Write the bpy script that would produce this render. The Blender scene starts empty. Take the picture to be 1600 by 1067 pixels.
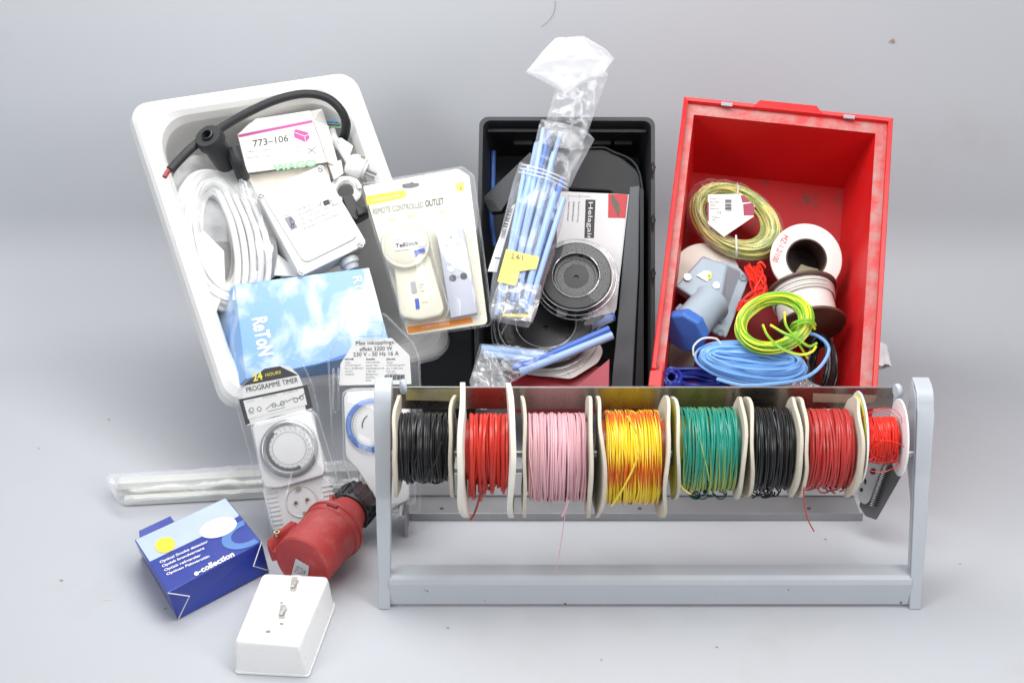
import bpy, bmesh, math, random
from mathutils import Vector as V, Matrix, noise
R=math.radians
sc=bpy.context.scene; col=sc.collection
# ------------------------------------------------------------------ camera
F_PX=2500.0; CAM=V((0,-1.467,1.045)); PITCH=R(26)
cd=bpy.data.cameras.new('camera'); co=bpy.data.objects.new('camera',cd); col.objects.link(co); sc.camera=co
co.location=CAM; co.rotation_euler=(R(64),0,0); cd.sensor_width=36; cd.lens=F_PX/1600*36; cd.clip_start=.05; cd.clip_end=50
# ------------------------------------------------------------------ world, lamps, exposure
w=bpy.data.worlds.new('World'); sc.world=w; w.use_nodes=True
bg=w.node_tree.nodes['Background']; bg.inputs[0].default_value=(.93,.96,1,1); bg.inputs[1].default_value=.34
def area(name,loc,target,sx,sy,power,color=(1,1,1)):
    d=bpy.data.lights.new(name,'AREA'); d.shape='RECTANGLE'; d.size=sx; d.size_y=sy; d.energy=power; d.color=color
    o=bpy.data.objects.new(name,d); col.objects.link(o); o.location=loc
    o.rotation_euler=(V(target)-V(loc)).to_track_quat('-Z','Y').to_euler(); return o
area('softbox_overhead',(-.02,.19,1.19),(0,.22,0),1.8,.5,18,(1,.995,.985))
area('softbox_left',(-1.9,-1.5,1.5),(-.1,.2,.1),1.1,1.1,25,(.97,.985,1))
area('softbox_right',(1.9,-1.6,1.5),(.15,.2,.1),1.0,1.0,23,(1,.995,.985))
vs=sc.view_settings; vs.view_transform='Standard'; vs.look='None'; vs.gamma=1; vs.exposure=.16; vs.use_curve_mapping=False
sc.cycles.transparent_max_bounces=32; sc.cycles.max_bounces=8; sc.cycles.caustics_reflective=False; sc.cycles.caustics_refractive=False
# ------------------------------------------------------------------ geometry helpers
FW=V((0,math.cos(PITCH),-math.sin(PITCH))); UP=V((0,math.sin(PITCH),math.cos(PITCH)))
def ray(px,py): return FW+V((1,0,0))*((px-800)/F_PX)+UP*((533.5-py)/F_PX)
class Pl:
    """a real plane in the scene; the outlines measured in the photograph are laid out on it"""
    def __init__(s,o,n): s.o=V(o); s.n=V(n).normalized()
    def __call__(s,px,py,off=0):
        r=ray(px,py); p=s.o+s.n*off; return CAM+r*((p-CAM).dot(s.n)/r.dot(s.n))
    def m(s,px,py,r_px,off=0): return r_px*(s(px,py,off)-CAM).dot(FW)/F_PX
    def up(s,off): return Pl(s.o+s.n*off,s.n)
class Fr(Pl):
    def __init__(s,o,ex,ey,n,k=1): s.o=CAM+(V(o)-CAM)*k; s.ex=V(ex); s.ey=V(ey); s.n=V(n).normalized()
    def L(s,x,y,z=0): return s.o+s.ex*x+s.ey*y+s.n*z
def thing(name,label,cat,loc=(0,0,0),group=None):
    o=bpy.data.objects.new(name,None); col.objects.link(o); o.location=loc; o.empty_display_size=.02
    o['label']=label; o['category']=cat
    if group:o['group']=group
    return o
def tag(o,label,cat,group=None):
    o['label']=label;o['category']=cat
    if group:o['group']=group
    return o
def wloc(p):
    l=V((0,0,0))
    while p is not None: l+=p.location; p=p.parent
    return l
class MB:
    def __init__(s): s.v=[];s.f=[];s.mi=[];s.uv=[];s.mats=[];s.sm=[]
    def mat(s,m):
        if m not in s.mats:s.mats.append(m)
        return s.mats.index(m)
    def add(s,vs,fs,m,uvs=None,smooth=True):
        b=len(s.v);i=s.mat(m);s.v+=[V(a) for a in vs]
        for k,f in enumerate(fs):
            s.f.append([b+a for a in f]);s.mi.append(i);s.sm.append(smooth);s.uv.append(uvs[k] if uvs else None)
        return s
    def obj(s,name,parent=None,bevel=0,seg=2,loc=None,sharp=35,label=None):
        me=bpy.data.meshes.new(name); l=wloc(parent) if parent else (V(loc) if loc is not None else V((0,0,0)))
        me.from_pydata([a-l for a in s.v],[],s.f)
        for m in s.mats: me.materials.append(m)
        me.polygons.foreach_set('material_index',s.mi); me.polygons.foreach_set('use_smooth',s.sm)
        if any(u for u in s.uv):
            ul=me.uv_layers.new(name='UVMap'); k=0
            for f,u in zip(s.f,s.uv):
                for j in range(len(f)):
                    if u: ul.data[k].uv=u[j]
                    k+=1
        me.update(); o=bpy.data.objects.new(name,me); col.objects.link(o)
        if parent: o.parent=parent
        else: o.location=l
        if any('film' in m.name or 'clear_blister' in m.name for m in s.mats): sharp=180
        if any(s.sm):
            me.set_sharp_from_angle(angle=R(sharp))
        if bevel:
            b=o.modifiers.new('bevel','BEVEL');b.width=bevel;b.segments=seg;b.limit_method='ANGLE';b.angle_limit=R(38);b.harden_normals=False
        if label:o['label']=label
        return o
def rpoly(pts,r,n=5):
    """round the corners of a 2-D polygon; r may be one radius or one per corner"""
    out=[];N=len(pts)
    for i in range(N):
        p0,p,p1=V(pts[i-1]),V(pts[i]),V(pts[(i+1)%N]); rr=r[i] if isinstance(r,(list,tuple)) else r
        a=(p0-p);b=(p1-p);d=min(rr,a.length*.49,b.length*.49)
        if d<=0: out.append(tuple(p));continue
        A=p+a.normalized()*d;B=p+b.normalized()*d
        for k in range(n+1):
            t=k/n;out.append(tuple((A*(1-t)**2)+(p*2*t*(1-t))+(B*t*t)))
    return out
def prism(mb,top,vec,m,smooth=False,side=None):
    n=len(top);bot=[p+vec for p in top]
    fs=[list(range(n)),list(range(2*n-1,n-1,-1))]+[[i,i+n,(i+1)%n+n,(i+1)%n] for i in range(n)]
    # orient
    nn=V((0,0,0))
    for i in range(n): nn+=top[i].cross(top[(i+1)%n])
    if nn.dot(vec)>0: fs=[f[::-1] for f in fs]
    if side:
        mb.add(top+bot,fs[:2],m,smooth=smooth); mb.add(top+bot,fs[2:],side,smooth=smooth)
    else: mb.add(top+bot,fs,m,smooth=smooth)
    return mb
def slab(mb,pl,px,off,t,m,rnd=0,vec=None,smooth=False):
    if rnd: px=rpoly(px,rnd)
    return prism(mb,[pl(x,y,off) for x,y in px],(vec if vec is not None else -pl.n*t),m,smooth)
def box(mb,c,sx,sy,sz,m,rot=None):
    M=rot or Matrix.Identity(3);c=V(c)
    vs=[c+M@V((sx/2*a,sy/2*b,sz/2*d)) for a,b,d in [(-1,-1,-1),(1,-1,-1),(1,1,-1),(-1,1,-1),(-1,-1,1),(1,-1,1),(1,1,1),(-1,1,1)]]
    return mb.add(vs,[(0,3,2,1),(4,5,6,7),(0,1,5,4),(1,2,6,5),(2,3,7,6),(3,0,4,7)],m,smooth=False)
def basis(a):
    a=V(a).normalized();u=a.cross(V((0,0,1)))
    if u.length<1e-3:u=a.cross(V((0,1,0)))
    u.normalize();return a,u,a.cross(u)
def lathe(mb,c,axis,prof,m,n=48,r_noise=0,seed=0,sx=1):
    a,u,v=basis(axis);c=V(c);vs=[];k=len(prof)
    for i in range(n):
        t=2*math.pi*i/n
        q=1+r_noise*noise.noise(V((math.cos(t)*2.3,math.sin(t)*2.3,seed)))
        for r,h in prof: vs.append(c+a*h+(u*math.cos(t)*sx+v*math.sin(t))*r*q)
    fs=[]
    for i in range(n):
        j=(i+1)%n
        for p in range(k-1):
            if prof[p][0]==0 and prof[p+1][0]==0: continue
            if prof[p][0]==0: fs.append([i*k,j*k+p+1,i*k+p+1][::1])
            elif prof[p+1][0]==0: fs.append([i*k+p,j*k+p,i*k+p+1])
            else: fs.append([i*k+p,j*k+p,j*k+p+1,i*k+p+1])
    return mb.add(vs,fs,m)
def tube(mb,pts,r,m,n=7,cap=True,sub=0,flat=1):
    pts=[V(p) for p in pts]
    if sub: pts=spline(pts,sub)
    N=len(pts);vs=[];uvs=[];L=[0]
    for i in range(1,N):L.append(L[-1]+(pts[i]-pts[i-1]).length)
    t=(pts[1]-pts[0]).normalized();_,u,_=basis(t)
    for i in range(N):
        t=(pts[min(i+1,N-1)]-pts[max(i-1,0)]).normalized()
        u=(u-t*u.dot(t));u=u.normalized() if u.length>1e-6 else basis(t)[1];v=t.cross(u)
        rr=r[i*(len(r)-1)//(N-1)] if isinstance(r,(list,tuple)) else r
        for k in range(n):
            a=2*math.pi*k/n;vs.append(pts[i]+u*math.cos(a)*rr+v*math.sin(a)*rr*flat)
    fs=[]
    for i in range(N-1):
        for k in range(n):
            j=(k+1)%n;fs.append([i*n+k,i*n+j,(i+1)*n+j,(i+1)*n+k])
            uvs.append([(L[i],k/n),(L[i],(k+1)/n),(L[i+1],(k+1)/n),(L[i+1],k/n)])
    if cap:
        fs.append(list(range(n))[::-1]);uvs.append([(0,0)]*n);fs.append([(N-1)*n+k for k in range(n)]);uvs.append([(0,0)]*n)
    return mb.add(vs,fs,m,uvs)
def spline(p,sub):
    o=[];n=len(p)
    for i in range(n-1):
        a,b,c,d=p[max(i-1,0)],p[i],p[i+1],p[min(i+2,n-1)]
        for k in range(sub):
            t=k/sub;o.append(.5*((2*b)+(c-a)*t+(2*a-5*b+4*c-d)*t*t+(3*b-a-3*c+d)*t**3))
    o.append(p[-1]);return o
def coil(mb,c,A,B,N,cr,ch,turns,wr,m,seed=1,seg=44,n=6,jit=.04,start=0,flat=1):
    """wire laid round and round an ellipse with half axes A, B; cr = half width of the bundle as a share of A, ch = its half height"""
    rnd=random.Random(seed);pts=[];P=[]
    for i in range(turns+2):
        q=math.sqrt(rnd.random());f=rnd.random()*2*math.pi
        P.append((cr*A.length*q*math.cos(f),ch*q*math.sin(f),rnd.gauss(0,jit),rnd.gauss(0,jit)))
    for i in range(turns*seg+1):
        k=i/seg;a=int(k);t=k-a;t=t*t*(3-2*t);p=[P[a][j]*(1-t)+P[a+1][j]*t for j in range(4)]
        an=2*math.pi*k+start;nz=noise.noise(V((math.cos(an)*1.5,math.sin(an)*1.5,seed+a*.37)))
        b_=A*math.cos(an)+B*math.sin(an);rad=(A.normalized()*math.cos(an)+B.normalized()*math.sin(an))
        pts.append(c+b_*(1+nz*jit)+A*p[2]+B*p[3]+rad*p[0]+N*(p[1]+nz*ch*.3))
    return tube(mb,pts,wr,m,n=n,flat=flat)
# ------------------------------------------------------------------ materials
_m={}
def mat(name,c,rough=.5,var=.06,nscale=40,bump=0,bscale=200,metal=0,c2=None,c2t=(.45,.65),c2s=20,spec=.5,sss=0,coat=0,c2d=4,trans=0,emit=None):
    if name in _m:return _m[name]
    m=bpy.data.materials.new(name);m.use_nodes=True;nt=m.node_tree;N=nt.nodes;L=nt.links;b=N['Principled BSDF']
    b.inputs['Roughness'].default_value=rough;b.inputs['Metallic'].default_value=metal;b.inputs['Specular IOR Level'].default_value=spec
    b.inputs['Coat Weight'].default_value=coat; b.inputs['Coat Roughness'].default_value=.15
    if sss: b.inputs['Subsurface Weight'].default_value=sss;b.inputs['Subsurface Radius'].default_value=(.02,.02,.02)
    tc=N.new('ShaderNodeTexCoord')
    no=N.new('ShaderNodeTexNoise');no.inputs['Scale'].default_value=nscale;no.inputs['Detail'].default_value=5;L.new(tc.outputs['Object'],no.inputs['Vector'])
    hs=N.new('ShaderNodeMixRGB');hs.inputs[1].default_value=tuple(x*(1-var) for x in c)+(1,);hs.inputs[2].default_value=tuple(min(1,x*(1+var)) for x in c)+(1,)
    L.new(no.outputs['Fac'],hs.inputs[0]);out=hs.outputs[0]
    mr=N.new('ShaderNodeMapRange');mr.inputs['To Min'].default_value=max(.02,rough-.08);mr.inputs['To Max'].default_value=min(1,rough+.1);L.new(no.outputs['Fac'],mr.inputs[0]);L.new(mr.outputs[0],b.inputs['Roughness'])
    if c2:
        n2=N.new('ShaderNodeTexNoise');n2.inputs['Scale'].default_value=c2s;n2.inputs['Detail'].default_value=c2d+3;n2.inputs['Roughness'].default_value=.65;L.new(tc.outputs['Object'],n2.inputs['Vector'])
        cr=N.new('ShaderNodeValToRGB');cr.color_ramp.elements[0].position=c2t[0];cr.color_ramp.elements[1].position=c2t[1];L.new(n2.outputs['Fac'],cr.inputs[0])
        mx=N.new('ShaderNodeMixRGB');mx.inputs[2].default_value=tuple(c2)+(1,);L.new(out,mx.inputs[1]);L.new(cr.outputs[0],mx.inputs[0]);out=mx.outputs[0]
    L.new(out,b.inputs['Base Color'])
    if bump:
        nb=N.new('ShaderNodeTexNoise');nb.inputs['Scale'].default_value=bscale;nb.inputs['Detail'].default_value=4;L.new(tc.outputs['Object'],nb.inputs['Vector'])
        bp=N.new('ShaderNodeBump');bp.inputs['Strength'].default_value=bump;bp.inputs['Distance'].default_value=.001;L.new(nb.outputs['Fac'],bp.inputs['Height']);L.new(bp.outputs[0],b.inputs['Normal'])
    _m[name]=m;return m
def stripe(name,c1,c2,share=.5,rough=.32,twist=14):
    m=bpy.data.materials.new(name);m.use_nodes=True;nt=m.node_tree;N=nt.nodes;L=nt.links;b=N['Principled BSDF'];b.inputs['Roughness'].default_value=rough
    uv=N.new('ShaderNodeUVMap');sp=N.new('ShaderNodeSeparateXYZ');L.new(uv.outputs[0],sp.inputs[0])
    a=N.new('ShaderNodeMath');a.operation='MULTIPLY_ADD';a.inputs[1].default_value=twist;L.new(sp.outputs[0],a.inputs[0]);L.new(sp.outputs[1],a.inputs[2])
    f=N.new('ShaderNodeMath');f.operation='FRACT';L.new(a.outputs[0],f.inputs[0]);g=N.new('ShaderNodeMath');g.operation='GREATER_THAN';g.inputs[1].default_value=share;L.new(f.outputs[0],g.inputs[0])
    mx=N.new('ShaderNodeMixRGB');mx.inputs[1].default_value=(*c1,1);mx.inputs[2].default_value=(*c2,1);L.new(g.outputs[0],mx.inputs[0]);L.new(mx.outputs[0],b.inputs['Base Color']);return m
def film(name,base=.1,edge=.55,white=.35,tint=(.95,.97,1),rough=.12,bump=.0,bscale=60,power=1.6):
    m=bpy.data.materials.new(name);m.use_nodes=True;nt=m.node_tree;N=nt.nodes;L=nt.links
    for n in list(N):N.remove(n)
    out=N.new('ShaderNodeOutputMaterial');tr=N.new('ShaderNodeBsdfTransparent');tr.inputs[0].default_value=(.985,.985,.99,1)
    gl=N.new('ShaderNodeBsdfGlossy');gl.inputs[0].default_value=(1,1,1,1);gl.inputs['Roughness'].default_value=rough
    df=N.new('ShaderNodeBsdfDiffuse');df.inputs[0].default_value=(*tint,1)
    a=N.new('ShaderNodeMixShader');a.inputs[0].default_value=white;L.new(gl.outputs[0],a.inputs[1]);L.new(df.outputs[0],a.inputs[2])
    lw=N.new('ShaderNodeLayerWeight');lw.inputs[0].default_value=.5;pw=N.new('ShaderNodeMath');pw.operation='POWER';pw.inputs[1].default_value=power;L.new(lw.outputs['Facing'],pw.inputs[0])
    mm=N.new('ShaderNodeMath');mm.operation='MULTIPLY_ADD';mm.inputs[1].default_value=edge;mm.inputs[2].default_value=base;mm.use_clamp=True;L.new(pw.outputs[0],mm.inputs[0])
    fac=mm.outputs[0]
    if bump:
        tc=N.new('ShaderNodeTexCoord');nb=N.new('ShaderNodeTexNoise');nb.inputs['Scale'].default_value=bscale;nb.inputs['Detail'].default_value=3;nb.inputs['Distortion'].default_value=1.2;L.new(tc.outputs['Object'],nb.inputs['Vector'])
        bp=N.new('ShaderNodeBump');bp.inputs['Strength'].default_value=bump;bp.inputs['Distance'].default_value=.004;L.new(nb.outputs['Fac'],bp.inputs['Height'])
        for t in(gl,lw,df):L.new(bp.outputs[0],t.inputs['Normal'])
    ms=N.new('ShaderNodeMixShader');L.new(fac,ms.inputs[0]);L.new(tr.outputs[0],ms.inputs[1]);L.new(a.outputs[0],ms.inputs[2]);L.new(ms.outputs[0],out.inputs[0]);return m
WHITE=mat('white_plastic',(.68,.68,.675),.35,.02); WHITE2=mat('warm_white_plastic',(.80,.785,.72),.35,.02)
TUBW=mat('worn_white_tub_plastic',(.70,.695,.68),.32,.03,12,bump=.08,bscale=60,c2=(.62,.55,.42),c2t=(.66,.80),c2s=9,sss=.15)
PAPER=mat('white_paper',(.70,.695,.68),.7,.03,bump=.06); CARD=mat('white_carton',(.69,.665,.63),.6,.03,bump=.05)
BLACKP=mat('black_plastic',(.010,.011,.012),.38,.15,bump=.1); RUBBER=mat('black_rubber',(.013,.014,.016),.55,.2,bump=.15)
DKGREY=mat('dark_grey_plastic',(.022,.024,.027),.45,.12,bump=.1,spec=.4)
BLKSHEET=mat('dull_black_sheet',(.011,.012,.014),.45,.15,bump=.2,bscale=25,spec=.35)
RACKP=mat('grey_blue_enamel',(.44,.465,.50),.32,.03,20,bump=.05,bscale=300,c2=(.14,.09,.06),c2t=(.715,.735),c2s=55)
STEEL=mat('brushed_steel',(.36,.32,.29),.28,.1,90,metal=1); ZINC=mat('zinc_steel',(.55,.55,.55),.4,.1,metal=1)
DSTEEL=mat('dull_grey_steel',(.34,.34,.35),.4,.1,30,metal=.6,c2=(.10,.07,.06),c2t=(.66,.74),c2s=30)
CARDB=mat('beige_cardboard',(.56,.51,.42),.8,.07,60,bump=.25,bscale=150); CARDW=mat('cream_cardboard',(.70,.67,.60),.75,.05,60,bump=.2)
REDP=mat('red_crate_plastic',(.60,.007,.009),.42,.10,9,bump=.10,bscale=90,c2=(.56,.055,.05),c2t=(.52,.85),c2s=7)
REDRIM=mat('dusty_red_rim',(.50,.05,.05),.5,.1,30,bump=.2,c2=(.36,.26,.235),c2t=(.38,.74),c2s=45)
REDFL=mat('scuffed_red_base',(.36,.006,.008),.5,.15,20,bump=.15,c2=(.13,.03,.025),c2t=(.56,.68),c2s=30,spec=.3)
PLUGR=mat('worn_red_plug_plastic',(.37,.035,.035),.5,.08,20,bump=.15,c2=(.43,.11,.10),c2t=(.5,.75),c2s=40)
INK=mat('black_ink',(.03,.03,.035),.5); GINK=mat('grey_ink',(.10,.105,.12),.6); LGINK=mat('pale_grey_ink',(.24,.25,.29),.6)
WINK=mat('white_ink',(.85,.85,.85),.5); BINK=mat('blue_ink',(.05,.09,.45),.5); YINK=mat('yellow_ink',(.85,.72,.06),.5)
OINK=mat('orange_ink',(.75,.24,.01),.5); MAG=mat('magenta_ink',(.42,.06,.25),.6,c2=(.6,.3,.45),c2t=(.6,.8),c2s=60); GREEN=mat('pale_green_ink',(.26,.60,.30),.6); RINK=mat('red_ink',(.55,.04,.05),.5)
BRASS=mat('brass_contact',(.60,.50,.30),.3,metal=1)
FILM=film('clear_film',.09,.70,.55,bump=.16,bscale=40,rough=.2,tint=(.86,.88,.92));FLAP=film('milky_soft_film',.24,.45,.75,bump=.12,bscale=25,rough=.3,tint=(.78,.79,.81)); FILM2=film('milky_film',.20,.60,.6,bump=.15,bscale=40,rough=.22)
BLIS=film('clear_blister_plastic',.035,.85,.35,rough=.08,power=2.0); CLEAR=film('clear_rigid_plastic',.012,.36,.10,tint=(.6,.64,.62),rough=.05,power=1.8)
# ------------------------------------------------------------------ printing
def font_mesh(s,bold):
    c=bpy.data.curves.new('lettering','FONT');c.body=s;c.size=1;c.resolution_u=3;c.offset=bold
    o=bpy.data.objects.new('lettering',c);col.objects.link(o);bpy.context.view_layer.update()
    me=bpy.data.meshes.new_from_object(o.evaluated_get(bpy.context.evaluated_depsgraph_get()))
    vs=[v.co.copy() for v in me.vertices];fs=[list(p.vertices) for p in me.polygons]
    bpy.data.objects.remove(o);bpy.data.meshes.remove(me);bpy.data.curves.remove(c)
    return vs,fs
class Print:
    def __init__(s,parent,pl,off=0): s.p=parent;s.pl=pl;s.o=off;s.mb=MB()
    def poly(s,px,m,lv=1,rnd=0):
        if rnd:px=rpoly(px,rnd)
        ps=[s.pl(x,y,s.o+.00025*lv) for x,y in px];nn=V((0,0,0))
        for i in range(len(ps)): nn+=ps[i].cross(ps[(i+1)%len(ps)])
        f=list(range(len(ps)));s.mb.add(ps,[f if nn.dot(s.pl.n)>0 else f[::-1]],m,smooth=False)
    def disc(s,cx,cy,rx,ry,m,lv=1,ang=0,n=28,hole=0):
        c,d=math.cos(R(ang)),math.sin(R(ang))
        pt=lambda t,k:(cx+k*(rx*math.cos(t)*c-ry*math.sin(t)*d),cy+k*(rx*math.cos(t)*d+ry*math.sin(t)*c))
        if not hole: s.poly([pt(2*math.pi*i/n,1) for i in range(n)],m,lv)
        else:
            for i in range(n): s.poly([pt(2*math.pi*i/n,1),pt(2*math.pi*(i+1)/n,1),pt(2*math.pi*(i+1)/n,hole),pt(2*math.pi*i/n,hole)],m,lv)
    def line(s,pts,wd,m,lv=1):
        for (a,b),(c,d) in zip(pts[:-1],pts[1:]):
            t=V((c-a,d-b));t=V((-t.y,t.x)).normalized()*wd/2
            s.poly([(a+t.x,b+t.y),(c+t.x,d+t.y),(c-t.x,d-t.y),(a-t.x,b-t.y)],m,lv)
    def text(s,t,bl,br,tl,m,lv=2,bold=.0):
        vs,fs=font_mesh(t,bold)
        if not vs:return
        x0=min(v.x for v in vs);x1=max(v.x for v in vs);y0=min(v.y for v in vs);y1=max(v.y for v in vs)
        O=s.pl(*bl,s.o+.00025*lv);X=s.pl(*br,s.o+.00025*lv)-O;Y=s.pl(*tl,s.o+.00025*lv)-O
        s.mb.add([O+X*((v.x-x0)/(x1-x0))+Y*((v.y-y0)/max(.01,y1-y0)) for v in vs],fs,m,smooth=False)
    def lines(s,rows,bl,br,h,step,m,lv=2):
        """rows of small print; bl/br of the first row, step = (dx,dy) to the next one"""
        w=max(len(r) for r in rows)
        up=V((step[0],step[1])).normalized()*-h
        for i,r in enumerate(rows):
            a=(bl[0]+step[0]*i,bl[1]+step[1]*i);k=len(r)/w
            b=(a[0]+(br[0]-bl[0])*k,a[1]+(br[1]-bl[1])*k);s.text(r,a,b,(a[0]+up.x,a[1]+up.y),m,lv)
    def bars(s,q,n,m,lv=2,seed=1):
        rnd=random.Random(seed);a,b,c,d=[V(p) for p in q];t=0;xs=[]
        while t<.98:
            wd=rnd.choice([.5,1,1.5])/n;xs.append((t,min(1,t+wd)));t+=wd+rnd.choice([.5,1])/n
        for t0,t1 in xs: s.poly([tuple(a.lerp(b,t0)),tuple(a.lerp(b,t1)),tuple(d.lerp(c,t1)),tuple(d.lerp(c,t0))],m,lv)
    def build(s,name='printed_artwork'): return s.mb.obj(name,s.p)
# ------------------------------------------------------------------ setting: one sheet of backdrop paper
Y0,RC=.60,.17
prof=[(-2.2,0)]+[(-2.2+(Y0+2.2)*k/30,0) for k in range(1,31)]+[(Y0+RC*math.sin(R(a)),RC-RC*math.cos(R(a))) for a in range(5,91,5)]+[(Y0+RC,RC+.1*k) for k in range(1,19)]
mb=MB();xs=[-3+.1*i for i in range(61)]
vs=[V((x,y,z)) for y,z in prof for x in xs];nx=len(xs)
PAPERG=mat('grey_backdrop_paper',(.458,.472,.500),.50,.03,2.5,bump=.16,bscale=7,c2=(.43,.43,.44),c2t=(.58,.80),c2s=5,spec=.5)
mb.add(vs,[[j*nx+i,j*nx+i+1,(j+1)*nx+i+1,(j+1)*nx+i] for j in range(len(prof)-1) for i in range(nx-1)],PAPERG)
o=mb.obj('backdrop');o['kind']='structure'
FLOOR=Pl((0,0,0),(0,0,1))
# smudges and scraps on the paper
def smudge(px,py,r,sd,c=(.30,.22,.17)):
    m=mat('brown_smudge',c,.6);rn=random.Random(sd);mb=MB();n=9
    pts=[FLOOR(px+r*(.5+rn.random())*math.cos(6.283*k/n)*1.6,py+r*(.4+.6*rn.random())*math.sin(6.283*k/n),.0006) for k in range(n)]
    mb.add(pts,[list(range(n))[::-1]],m,smooth=False);return mb
mb=MB()
for i,(x,y,r) in enumerate([(1268,738,1.6),(96,906,1.8),(258,950,1.2),(1290,842,1.5),(200,560,1.4),(700,980,1.3),(1120,1010,1.3),(60,700,1.2),(940,1030,1.2),(1500,880,1.2),(995,905,1.0),(170,655,1.2)]):
    s=smudge(x,y,r,i);mb.add(s.v,s.f,s.mats[0],smooth=False)
rn=random.Random(19)
for i in range(9):
    x,y=rn.uniform(10,1590),rn.uniform(600,1060);s=smudge(x,y,rn.uniform(1.5,4.5),i+40)
    mb.add([v_-V((0,0,.0003)) for v_ in s.v],s.f,mat('faint_scuff',(.485,.49,.495),.6),smooth=False)
WL=Pl((0,Y0+RC-.0012,0),(0,-1,0));fm=mat('brown_smudge',(0,0,0))
for q in([(1391,64),(1396,61),(1399,66),(1394,69)],[(1388,66),(1390,65),(1391,68)]): mb.add([WL(x,y) for x,y in q],[[3,2,1,0] if len(q)==4 else [2,1,0]],fm,smooth=False)
tube(mb,[WL(x,y) for x,y in((868,2),(866,18),(858,32),(846,42))],.00025,mat('grey_hair',(.2,.2,.2),.6),4,sub=4)
o=mb.obj('dirt_specks',loc=FLOOR(800,900));o['kind']='stuff';o['label']='tiny brown specks of dirt on the grey paper floor';o['category']='dirt'
# ------------------------------------------------------------------ the three containers
RED=Fr([0.321,0.3363,0.2932],[0.9887,-0.1356,-0.0635],[0.1447,0.7569,0.6373],[-0.0384,-0.6393,0.768])
BLK=Fr([0.0669,0.3728,0.2716],[0.9991,-0.0399,0.0105],[0.0151,0.5892,0.8078],[-0.0384,-0.807,0.5893],1.03)
WHT=Fr([-0.2642,0.3455,0.3153],[0.8632,0.5047,-0.0095],[-0.3405,0.596,0.7272],[0.3727,-0.6245,0.6864],1.06)
def rrect(w,l,r,n=6,dx=0,dy=0):
    w/=2;l/=2;o=[]
    for cx,cy,a0 in((w-r,-l+r,-90),(w-r,l-r,0),(-w+r,l-r,90),(-w+r,-l+r,180)):
        for k in range(n+1):
            a=R(a0+90*k/n);o.append((cx+r*math.cos(a)+dx,cy+r*math.sin(a)+dy))
    return o
def loft(mb,fr,rings,mats,close_last=True):
    """rings: list of (points2d,z); consecutive rings are bridged with mats[i]"""
    n=len(rings[0][0])
    for i in range(len(rings)-1):
        a=[fr.L(x,y,rings[i][1]) for x,y in rings[i][0]];b=[fr.L(x,y,rings[i+1][1]) for x,y in rings[i+1][0]]
        mb.add(a+b,[[k,k+n,(k+1)%n+n,(k+1)%n] for k in range(n)],mats[i])
    if close_last: mb.add([fr.L(x,y,rings[-1][1]) for x,y in rings[-1][0]],[list(range(n))],mats[-1])
# white food tub
K=1.06;W,Lh=.30*K,.395*K
t=thing('white_tub','white plastic tub with wide rounded rim, leaning back and packed with white electrical goods','tub',WHT.L(0,0,-.12))
mb=MB();m=TUBW
loft(mb,WHT,[(rrect(W-.115,Lh-.115,.05),-.130),(rrect(W-.10,Lh-.10,.055),-.122),(rrect(W-.062,Lh-.062,.048),-.02),(rrect(W-.052,Lh-.052,.045),-.008),
 (rrect(W-.040,Lh-.040,.040),-.002),(rrect(W-.020,Lh-.020,.033),0.0),(rrect(W-.006,Lh-.006,.028),-.003),(rrect(W,Lh,.026),-.009),(rrect(W,Lh,.026),-.026),
 (rrect(W-.006,Lh-.006,.024),-.026),(rrect(W-.010,Lh-.010,.024),-.014),(rrect(W-.044,Lh-.044,.045),-.016),(rrect(W-.092,Lh-.092,.055),-.128),(rrect(W-.10,Lh-.10,.055),-.134)],[m]*14)
# inner floor
mb.add([WHT.L(x,y,-.1301) for x,y in rrect(W-.115,Lh-.115,.05)],[list(range(28))],m)
mb.obj('tub_shell',t,sharp=60)
# black stacking crate
K=1.03;W,Lh=.222*K,.35*K
t=thing('black_crate','black plastic storage crate with thin rim, leaning back between white tub and red bin','crate',BLK.L(0,0,-.14))
mb=MB();m=DKGREY
loft(mb,BLK,[(rrect(W-.030,Lh-.030,.008),-.128),(rrect(W-.012,Lh-.012,.009),-.004),(rrect(W-.010,Lh-.010,.010),0.0),(rrect(W,Lh,.012),0.0),(rrect(W,Lh,.012),-.018),(rrect(W-.006,Lh-.006,.010),-.019),(rrect(W-.016,Lh-.016,.01),-.150),(rrect(W-.03,Lh-.03,.01),-.150)],[m]*8)
mb.add([BLK.L(x,y,-.128) for x,y in rrect(W-.030,Lh-.030,.008)],[list(range(28))],m)
mb.obj('crate_shell',t)
mb=MB();box(mb,BLK.L(0,Lh/2-.012,-.022),W-.02,.004,.004,m,Matrix((BLK.ex,BLK.ey,BLK.n)).transposed());mb.obj('ledge',t)
for y in(.11,.04,-.03):
    mb=MB();c=BLK.L(W/2-.004,y,.001);tube(mb,[c+BLK.ey*a+BLK.ex*b+BLK.n*.001 for a,b in((-.012,.001),(.004,-.002),(.010,.002),(.002,.004),(-.006,.0))],.0012,BLACKP,6);mb.obj('rim_hook',t)
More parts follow.
